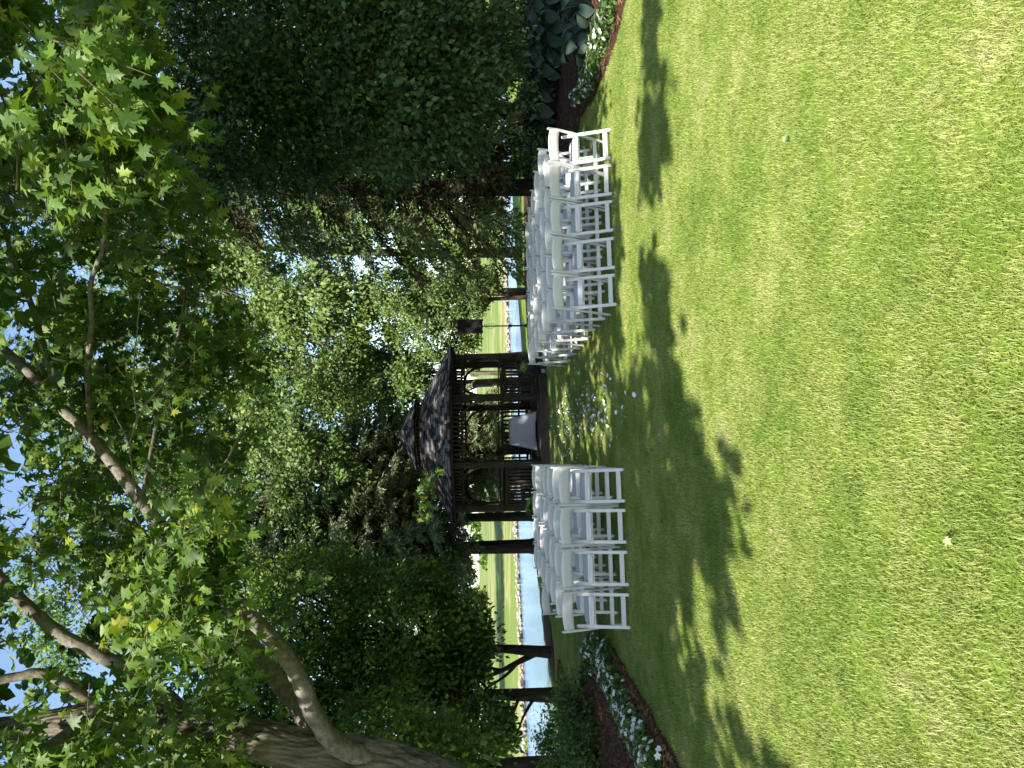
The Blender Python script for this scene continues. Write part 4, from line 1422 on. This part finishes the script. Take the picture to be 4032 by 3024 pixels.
    sv = np.array([(0, 0, 0), (.40, .18, .05), (.52, .60, .05), (0, 1, -.1), (-.52, .60, .05), (-.40, .18, .05)])
    sf = np.array([(0, 1, 2), (0, 2, 3), (0, 3, 4), (0, 4, 5)])
    hp, hd, hn, hr, hs = (np.concatenate(q) for q in zip(*hid))
    V2, F2, r2 = replicate(sv, sf, hp - np.array(base), rot_along(hd, hn), hs[:, None] * 1.38, hr)
    V, F, r = np.concatenate([V, V2]), np.concatenate([F, F2 + len(V)]), np.concatenate([r, r2])
    o = obj('crown', mesh_np('maple_crown', V, F, M['maple'], r), root); o['kind'] = 'stuff'
    obj('twigs', tw.mesh('maple_twigs', M['twig']), root)['kind'] = 'stuff'
    # the nearest leaves, one by one
    h2 = [(.12, .0), (.28, -.02), (.46, .08), (.36, .16), (.25, .25), (.40, .36), (.47, .50), (.62, .60), (.40, .57), (.20, .49), (.22, .64), (.28, .74), (.11, .78)]
    ol = [(0, 0)] + h2 + [(0, 1)] + [(-x, y) for x, y in reversed(h2)]
    lv = np.array([(0, .32, -.02)] + [(x, y, .16 * abs(x) - .12 * y * y + .02 * math.sin(9 * x)) for x, y in ol] + [(.012, 0, 0), (-.012, 0, 0), (0, -.5, .06)])
    k0 = len(ol) + 1
    lf = np.array([(0, 1 + j, 1 + (j + 1) % len(ol)) for j in range(len(ol))] + [(k0, k0 + 1, k0 + 2)])
    lms = [mesh_np('leaf', lv, lf, M['maple'], np.full(len(lv), v)) for v in (.25, .45, .6, .75, .93)]
    cnt = 0
    for p, d, nn, tone, sz in singles:
        Rm = rot_along(d, nn)
        for j in range(len(p)):
            if cnt >= 300: break
            mw = Matrix(Rm[j].tolist()).to_4x4()
            mw.translation = Vector(p[j]) - base
            o = obj('leaf', lms[int(min(4, tone[j] * 5))], root)
            o.matrix_local = mw @ Matrix.Scale(float(sz[j]), 4)
            cnt += 1
    return len(allc)
print('maple sprays', build_maple())

# ------------------------------------------------------------------ trees around the lawn
A_ = at
leafy_tree('broadleaf_tree', 'huge dark broadleaf tree in shade at the right, branches hanging low over the hostas', (8.3, 14.6, 0),
           [(8.1, 14.5, 1.5), (7.4, 14.1, 4), (6.9, 13.8, 7)], .30, .06,
           [(*pblob(1330, 120, 12.6, 520, 640, 2.2), 34000), (*pblob(1000, 480, 13, 300, 330, 1.6), 11000), (*pblob(1600, 330, 12, 330, 330, 1.5), 15000), (*pblob(1250, -420, 13, 330, 620, 2), 9000)],
           M['beech'], .10, M['bark_dark'], 40, clump=.34, shell=.6)
spruce_tree('spruce_tree', 'dark spruce with long drooping boughs and bare inner twigs behind the right chairs', (4.5, 17.6, 0), 14.5, 2.45, 1.5, M['spruce'], M['bark_dark'], .62, .14, .40, .16, .2, per_bough=.85)
spruce_tree('spruce_tree', 'sunlit spruce top rising above the dark broadleaf tree at the right', (6.9, 19.4, 0), 12.5, 2.9, 1.8, M['spruce'], M['bark_dark'], .5, .14, .40, .06, .2)
spruce_tree('spruce_tree', 'tall spruce between the broadleaf tree and the sky at the right edge', (10.2, 21.5, 0), 14, 3.0, 2.2, M['spruce'], M['bark_dark'], .5, .15, .46, .06, .2)
leafy_tree('small_tree', 'small grey-green leaved tree beside the loudspeaker', (2.75, 24.2, 0), [(2.7, 24.2, .9), A_(1850, 1180, 24.2), A_(1700, 1190, 24.2)], .09, .03,
           [(*pblob(1730, 1190, 24.2, 130, 180, 1.1), 9000), (*pblob(1590, 1150, 24.2, 100, 120, .9), 4000), (*pblob(1880, 1120, 23.8, 90, 90, .7), 2600), (*pblob(1690, 1300, 24.4, 110, 130, .9), 5000), (*pblob(1790, 1370, 24.6, 60, 70, .6), 1300)], M['olive'], .10, M['bark_grey'], 20, clump=.26)
leafy_tree('willow_tree', 'pale feathery willow lit by the sun above the loudspeaker', (3.4, 28.5, 0), [(3.4, 28.5, 3), (3.0, 28.3, 7), (2.9, 28, 11)], .18, .05,
           [(*pblob(1240, 1190, 27, 130, 250, 1.4), 8000), (*pblob(480, 930, 29, 140, 220, 1.6), 6500), (*pblob(900, 1000, 29, 120, 200, 1.4), 4500)], M['willow'], .17, M['bark_grey'], 22, clump=.4, droop=.8)
leafy_tree('poplar_tree', 'tall poplar with thick grey trunk and yellow-green leaves behind the gazebo', (1.0, 29.0, 0),
           [A_(1900, 1412, 29), A_(1560, 1408, 29), A_(1300, 1430, 29), A_(1000, 1500, 29.5), A_(600, 1600, 30)], .24, .07,
           [(*pblob(1130, 1620, 29, 330, 240, 2), 9000), (*pblob(720, 1500, 30, 450, 330, 2.6), 17000), (*pblob(960, 1250, 30, 220, 220, 1.8), 7000), (*pblob(1450, 1330, 29, 150, 170, 1.2), 3500), (*pblob(1330, 1500, 28.5, 120, 130, .8), 3000), (*pblob(1560, 1440, 30, 90, 90, .8), 1300)],
           M['poplar'], .15, M['bark_grey'], 40, clump=.42, shell=.45,
           stems=(([A_(1560, 1408, 29), A_(1300, 1330, 29), A_(1050, 1200, 29.2)], .10, .03), ([A_(1400, 1420, 29), A_(1150, 1300, 29), A_(1000, 1260, 29)], .07, .02), ([A_(1300, 1430, 29), A_(1200, 1600, 29), A_(1050, 1700, 29)], .08, .02)))
leafy_tree('birch_tree', 'slender pale-trunked tree just behind the gazebo roof', (0.35, 27.2, 0), [A_(1900, 1468, 27), A_(1700, 1466, 27), A_(1500, 1475, 27), A_(1250, 1490, 27)], .10, .03,
           [(*pblob(1330, 1500, 27, 110, 160, .9), 2600), (*pblob(1620, 1510, 26.5, 70, 110, .7), 2000)], M['olive'], .13, M['bark_maple'], 10, clump=.35)
spruce_tree('blue_spruce', 'blue spruce directly behind the gazebo', (-2.35, 27.4, 0), 10.0, 2.3, 1.3, M['bluespruce'], M['bark_dark'], .34, .15, .29, .14, .16, per_bough=1.15)
spruce_tree('blue_spruce', 'silvery blue spruce rising left of the gazebo roof', (-4.35, 25.2, 0), 11.5, 2.5, 2.7, M['bluespruce'], M['bark_dark'], .32, .15, .29, .10, .16, per_bough=1.15)
spruce_tree('conifer_tree', 'dark conifer with a stout bare lower trunk by the lake left of the gazebo', tuple(ground(2112, 2150))[:2] + (0,), 13, 2.9, 3.0, M['spruce'], M['bark_dark'], .5, .135, .38, .12, .24)
mt = ground(2176, 2571)
leafy_tree('forked_tree', 'dark forked tree with several leaning stems beside the lake', (mt.x, mt.y, 0), [A_(2060, 2560, mt.y), A_(1950, 2552, mt.y), A_(1800, 2545, mt.y), A_(1500, 2520, mt.y)], .17, .05,
           [(*pblob(1600, 2480, 20, 260, 250, 1.6), 14000), (*pblob(1240, 2400, 20.5, 280, 230, 1.8), 11000), (*pblob(1820, 2540, 19.6, 190, 100, 1.0), 5000), (*pblob(880, 2330, 21.5, 300, 240, 2), 7000)],
           M['darkgreen'], .13, M['bark_dark'], 34, clump=.36,
           stems=(([A_(2110, 2570, mt.y), A_(2030, 2612, mt.y), A_(1930, 2660, mt.y), A_(1750, 2720, mt.y)], .10, .03), ([A_(2040, 2606, mt.y), A_(1990, 2660, mt.y), A_(1900, 2720, mt.y)], .06, .025), ([A_(1970, 2640, mt.y), A_(1930, 2630, mt.y), A_(1850, 2625, mt.y)], .05, .02)))
t3 = ground(2199, 2738)
leafy_tree('broadleaf_tree', 'tree with a straight dark trunk in mulch beside the lake, right of the shrub', (t3.x, t3.y, 0), [A_(2080, 2736, t3.y), A_(1900, 2735, t3.y), A_(1600, 2745, t3.y), A_(1200, 2730, t3.y)], .20, .06,
           [(*pblob(1560, 2780, 18.6, 220, 280, 1.5), 12500), (*pblob(1180, 2700, 18.8, 240, 240, 1.7), 8500), (*pblob(1900, 2860, 17.8, 110, 110, .8), 3500), (*pblob(900, 2850, 18.8, 240, 200, 1.7), 8000)],
           M['darkgreen'], .125, M['bark_dark'], 34, clump=.34)
et = ground(2290, 3016)
leafy_tree('broadleaf_tree', 'tree with a dark trunk at the left edge of the photo', (et.x, et.y, 0), [A_(2100, 3010, et.y), A_(1900, 3022, et.y), A_(1600, 3060, et.y), A_(1100, 3080, et.y)], .19, .06,
           [(*pblob(1700, 3060, et.y, 190, 260, 1.2), 8000), (*pblob(1250, 3150, et.y, 260, 330, 1.6), 9000), (*pblob(700, 3150, et.y, 300, 300, 1.8), 7000)], M['darkgreen'], .115, M['bark_dark'], 24, clump=.32)
leafy_tree('broadleaf_tree', 'sunlit yellow-green tree behind the spruces at the right', (5.4, 31.5, 0), [(5.4, 31.5, 4), (5.6, 31.6, 9), (5.8, 31.6, 13)], .25, .06,
           [(*pblob(620, 720, 32, 380, 330, 2.6), 13000), (*pblob(1050, 860, 32, 260, 300, 2), 7000), (*pblob(1500, 900, 31, 260, 240, 1.8), 6500)], M['poplar'], .17, M['bark_grey'], 26, clump=.5)
leafy_tree('broadleaf_tree', 'tall deep green tree filling the background left of the poplar', (-3.0, 27.0, 0), [(-3.0, 27, 5), (-3.2, 27, 9), (-3.4, 27, 13)], .24, .06,
           [(*pblob(560, 1950, 28, 420, 330, 2.5), 15000), (*pblob(950, 1980, 28.5, 330, 260, 2), 8000), (*pblob(300, 2400, 27, 260, 230, 2), 5000)], M['darkgreen'], .16, M['bark_grey'], 26, clump=.45)

leafy_tree('broadleaf_tree', 'soft yellow-green tree directly behind the gazebo roof', (0.1, 31.0, 0), [(0.0, 31.2, 4), (-.2, 31.6, 8), (-.4, 32, 12)], .2, .05,
           [(*pblob(1250, 1560, 33, 330, 330, 2), 13000), (*pblob(1520, 1640, 32.5, 230, 170, 1.5), 6000), (*pblob(850, 1750, 33, 330, 280, 2), 9000)], M['poplar'], .18, M['bark_grey'], 24, clump=.5)
leafy_tree('broadleaf_tree', 'grey-green tree left of the gazebo roof behind the blue spruces', (-3.4, 27.6, 0), [(-3.5, 27.5, 4), (-4.2, 27.4, 8)], .2, .05,
           [(*pblob(1400, 2020, 27.5, 240, 300, 1.6), 10000), (*pblob(1020, 2130, 27.5, 300, 280, 1.8), 9000), (*pblob(1230, 1880, 24.5, 200, 230, 1.2), 4200), (*pblob(1080, 1700, 25, 200, 170, 1.2), 3000)], M['olive'], .15, M['bark_grey'], 20, clump=.42)
leafy_tree('broadleaf_tree', 'leafy tree behind the drooping spruce boughs at the right', (8.4, 29.6, 0), [(8.4, 29.6, 3), (8.2, 29.6, 7)], .2, .05,
           [(*pblob(1640, 760, 30, 300, 240, 1.8), 9000), (*pblob(1250, 700, 30, 280, 300, 1.8), 8000), (*pblob(1720, 1020, 29.5, 160, 150, 1.2), 3500)], M['poplar'], .16, M['bark_grey'], 20, clump=.45)

leafy_tree('broadleaf_tree', 'big tree on the far bank seen through the gaps of the left trees', (-24.3, 60, float(terrain_z(np.array([-24.3]), np.array([60.0]))[0])), [(-24.2, 60, 5), (-23.0, 60, 10)], .35, .1,
           [(*pblob(1600, 2480, 61, 380, 240, 5), 9000), (*pblob(1500, 2150, 63, 260, 230, 5), 6000), (*pblob(1600, 2820, 60, 240, 240, 5), 6000)], M['poplar'], .42, M['bark_grey'], 18, clump=1.0)
for _p, _R, _h, _n, _l in (((8.8, 18.0), 1.9, 2.5, 9000, 'added shrub filling the dark space under the broadleaf tree at the right edge'), ((6.0, 17.0), 1.5, 2.0, 7000, 'added shrub filling the dark space behind the back row of hostas')):  # added shrubs, standing in for the dark among low conifer branches
    _t = thing('filler_shrub', _l, 'shrub', (*_p, 0))
    _pt, _o, _i = blob_leaves((0, 0, _h * .5), (_R, _R * .8, _h * .52), _n, .22, .5, 80)
    _k = _pt[:, 2] > .03
    obj('foliage', leaf_mesh('shrub_foliage', _pt[_k], _o[_k], M['beech'], .085), _t)
    _m = MB()
    for _q in range(9):
        _e = _pt[_k][random.randrange(int(_k.sum()))]
        _m.tube([(0, 0, -.02), (_e[0] * .4, _e[1] * .4, _e[2] * .6), tuple(_e)], [.03, .02, .006], 5)
    obj('stems', _m.mesh('shrub_stems', M['bark_dark']), _t)

# far wood beyond the lake
P, O = [], []
for i in range(46):
    x = -95 + i * 4.6 + random.gauss(0, 2)
    y = 135 + random.gauss(0, 9) + x * .35
    h = random.uniform(2.5, 5.0)
    p, o, _ = blob_leaves((x, y, terrain_z(np.array([x]), np.array([y]))[0] + h * .55), (h * .75, h * .7, h * .62), 420, .8)
    P.append(p); O.append(o)
tag(obj('far_wood', leaf_mesh('far_wood', np.concatenate(P), np.concatenate(O), M['darkgreen'], .8)), 'distant line of trees beyond the far bank of the lake', 'wood', kind='stuff')

# ------------------------------------------------------------------ shore rocks
for i, (px, py, s) in enumerate(((2112, 2258, .12), (2118, 2300, .10), (2129, 2396, .15), (2138, 2516, .14), (2106, 2096, .09))):
    p = ground(px, py)
    y = float(yline(NEAR, np.array([p.x]))[0]) + .25
    tag(obj('rock', ROCKS[i], None, (p.x, y, WATER_Z - .02 + .45 * 0), (0, 0, i * 1.7), (s * 1.2, s, s * 2.4)),
        ['brown rock at the water edge behind the left chairs, second from the bare trunk', 'brown rock at the water edge behind the left chairs, third from the bare trunk', 'large brown rock at the water edge behind the leftmost far chairs', 'lone grey rock in the water right of the forked tree', 'small rock at the water edge at the foot of the bare trunk'][i], 'rock')
rk = MB()
SMALL = [rock_mesh(40 + k, .3, 5, 3) for k in range(5)]
for i in range(1500):
    x = random.uniform(-34, 34)
    y = float(yline(FARS, np.array([x]))[0]) + random.uniform(-.6, .8)
    z = WATER_Z + random.uniform(-.02, .2)
    me = SMALL[i % 5]
    s = random.uniform(.09, .20)
    a = random.uniform(0, 6.28)
    mt_ = Matrix.Translation((x, y, z)) @ Matrix.Rotation(a, 4, 'Z') @ Matrix.Diagonal((s * 1.3, s, s, 1))
    rk.add([mt_ @ v.co for v in me.vertices], [tuple(p.vertices) for p in me.polygons], random.random())
tag(obj('riprap', rk.mesh('riprap', M['riprap'])), 'pale stones lining the far bank of the lake', 'rocks', kind='stuff')

# ------------------------------------------------------------------ bedding flowers
def flower_mesh(seed):
    r = random.Random(seed)
    V_, F_ = [], []
    for k in range(5):
        a = k * 1.2566 + r.uniform(-.1, .1)
        c, s_ = math.cos(a), math.sin(a)
        pts = [(0, 0, 0), (.5, -.42, .10), (1.0, -.22, .02), (1.0, .22, .02), (.5, .42, .10)]
        b = len(V_)
        for x, y, z in pts:
            V_.append((x * c - y * s_, x * s_ + y * c, z + r.uniform(-.04, .04)))
        F_ += [(b, b + 1, b + 2), (b, b + 2, b + 3), (b, b + 3, b + 4)]
    return mesh_np('blossom', np.array(V_), np.array(F_), M['flower'], np.full(len(V_), r.random()))
BLOS = [flower_mesh(s) for s in range(4)]
def bed_plant(p, label, group, nfl, R=.15, first_leaf=150):
    t = thing('flowering_plant', label, 'plant', (p[0], p[1], .045), random.uniform(0, 6), group)
    n = first_leaf
    d = unit(n); d[:, 2] = np.abs(d[:, 2])
    rad = np.array([R, R, R * .95]) * random.uniform(.9, 1.15)
    pts = d * (.45 + .55 * rng.random(n) ** .5)[:, None] * rad
    obj('foliage', leaf_mesh('bed_foliage', pts, d * 1.0, M['bedleaf'], .058, droop=.1), t)
    for i in range(nfl):
        a, e = random.uniform(0, 6.28), random.uniform(.15, 1.45)
        q = Vector((math.cos(a) * math.cos(e) * rad[0], math.sin(a) * math.cos(e) * rad[1], math.sin(e) * rad[2])) * 1.10
        rot = (Vector((q.x, q.y, q.z)) + Vector((0, -.06, .05))).to_track_quat('Z', 'Y').to_euler()
        obj('blossom', BLOS[i % 4], t, q, rot, random.uniform(.025, .036))
lf_row = [(2385, 2512), (2384, 2538), (2352, 2528), (2342, 2560), (2412, 2560), (2368, 2562), (2404, 2592), (2380, 2610), (2432, 2612), (2345, 2600), (2420, 2640), (2448, 2660), (2412, 2672), (2442, 2700), (2470, 2706), (2450, 2735), (2478, 2752), (2498, 2772), (2472, 2790), (2500, 2806),
          (2524, 2822), (2498, 2838), (2526, 2856), (2548, 2866), (2522, 2888), (2550, 2902), (2572, 2916), (2552, 2940), (2580, 2950), (2600, 2965), (2580, 2985), (2606, 3000), (2625, 3016), (2318, 2640), (2312, 2690), (2340, 2645)]
for i, (px, py) in enumerate(lf_row):
    q = ground(px, py)
    bed_plant(q, 'white-flowering bedding plant in the row edging the left mulch bed', 'white flowers edging the left bed', random.randint(9, 13), .15 if i < 33 else .09)
rt_row = [(2290, 385), (2312, 372), (2322, 340), (2340, 345), (2335, 312), (2358, 300), (2330, 280), (2352, 262), (2372, 250), (2360, 215), (2380, 200), (2398, 172), (2375, 160), (2398, 138), (2416, 120), (2385, 98), (2405, 85), (2428, 62), (2410, 42), (2440, 30), (2425, 5)]
for px, py in rt_row:
    q = ground(px, py)
    bed_plant(q, 'white-flowering bedding plant in the row edging the right hosta bed', 'white flowers edging the right bed', random.randint(5, 9), .14)

# ------------------------------------------------------------------ hostas
def hosta_leaf():
    V_, F_ = [], []
    nr, nc = 12, 6
    for i in range(nr + 1):
        t = i / nr
        wd = float(np.interp(t, [0, .08, .2, .4, .6, .75, .86, .94, 1], [.06, .27, .38, .41, .38, .31, .21, .10, .01]))
        for j in range(nc + 1):
            u = j / nc * 2 - 1
            V_.append((u * wd, t, .10 * abs(u) * wd + .20 * math.sin(t * 2.2) - .34 * t * t + .010 * math.cos(u * 12)))
    for i in range(nr):
        for j in range(nc):
            a = i * (nc + 1) + j
            F_.append((a, a + 1, a + nc + 2, a + nc + 1))
    return np.array(V_), np.array(F_)
_hv, _hf = hosta_leaf()
HL = [mesh_np('hosta_leaf', _hv, _hf, M['hosta'], np.full(len(_hv), v), True) for v in (.1, .4, .7, .95)]
def hosta(px, py, s, nleaf, label):
    p = ground(px, py)
    t = thing('hosta', label, 'hosta', (p.x, p.y, .05), random.uniform(0, 6))
    stems = MB()
    for i in range(nleaf):
        ring = 0 if i < nleaf * .55 else 1
        a = i * 2.4 + random.uniform(-.2, .2)
        out = s * (.30 if ring == 0 else .12)
        z = s * (random.uniform(.22, .42) if ring == 0 else random.uniform(.5, .62))
        tilt = (-.75 if ring == 0 else -.2) + random.uniform(-.2, .2)
        q = Vector((math.cos(a) * out, math.sin(a) * out, z))
        stems.tube([(0, 0, 0), (q.x * .55, q.y * .55, z * .8), q], [.008, .007, .005], 5)
        obj('leaf', HL[i % 4], t, q, (tilt, random.uniform(-.2, .2), a - math.pi / 2), s * random.uniform(.32, .42))
    obj('stems', stems.mesh('hosta_stems', M['hosta']), t)
hosta(2330, 185, .62, 15, 'blue-green hosta just behind the white flowers of the right bed')
hosta(2345, 15, .72, 14, 'large-leaved hosta at the right edge of the photo behind the white flowers')
hosta(2290, 95, .5, 10, 'small hosta standing on the mulch in front of the dark hosta row')
for i, (px, py) in enumerate(((2198, 395), (2205, 320), (2212, 245), (2215, 170), (2222, 95), (2228, 20))):
    hosta(px, py, .95, 20, 'dark hosta in the shaded back row under the broadleaf tree, %s from the chairs' % NTH[i])

# ------------------------------------------------------------------ shrubs in the left bed
def shrub(px, py, z, R, h, n, mat, size, label, name='shrub', clump=.16):
    p = ground(px, py)
    base = (p.x, p.y, 0.02)
    t = thing(name, label, 'shrub', base)
    m = MB()
    pts, out, idx = blob_leaves((0, 0, h * .55), (R, R * .8, h * .5), n, clump, .35, 70)
    keep = pts[:, 2] > .02
    pts, out = pts[keep], out[keep]
    for i in range(14):
        q = pts[random.randrange(len(pts))]
        m.tube([(0, 0, 0), (q[0] * .4, q[1] * .4, q[2] * .6), tuple(q)], [.012, .008, .003], 5)
    obj('stems', m.mesh('shrub_stems', M['bark_dark']), t)
    obj('foliage', leaf_mesh('shrub_foliage', pts, out, mat, size, droop=.0), t)
shrub(2320, 2915, 0, .58, .85, 2600, M['darkgreen'], .06, 'dark leafy shrub silhouetted against the lake at the left')
shrub(2330, 3000, 0, .5, .85, 2200, M['darkgreen'], .06, 'dark shrub at the foot of the trunk at the left edge of the photo')
shrub(2345, 2850, 0, .62, .5, 2200, M['bedleaf'], .06, 'low green leafy plant in front of the dark shrub in the left bed')
shrub(2368, 2985, 0, .6, .5, 2200, M['bedleaf'], .06, 'low green leafy plant at the left edge behind the mulch')
shrub(2300, 2745, 0, .45, .5, 1300, M['poplar'], .06, 'light green plant with upright shoots behind the mulch of the left bed')

# ------------------------------------------------------------------ a few fallen leaves on the sunlit lawn
fl = [mesh_np('fallen_leaf', MAPLE_V, MAPLE_F, M[k], np.full(len(MAPLE_V), v)) for k, v in (('dryleaf', .4), ('paleleaf', .5))]
for px, py, k, s, lab in ((2993, 1905, 0, .036, 'reddish brown dry leaf on the sunlit lawn, the farther of two'), (3008, 1925, 0, .036, 'reddish brown dry leaf on the sunlit lawn, the nearer of two'),
                          (2942, 1590, 1, .036, 'pale fallen leaf on the lawn beside the shadow edge below the petals'), (3770, 2120, 1, .036, 'pale fallen leaf on the lawn close to the camera'),
                          (3120, 560, 1, .05, 'small pale fallen leaf on the sunlit lawn at the right'), (2622, 2045, 0, .06, 'brown dry leaf in the shade in front of the left chairs')):
    p = ground(px, py)
    tag(obj('fallen_leaf', fl[k], None, (p.x, p.y, .045), (random.uniform(-.4, .4), random.uniform(-.4, .4), random.uniform(0, 6)), s), lab, 'leaf')
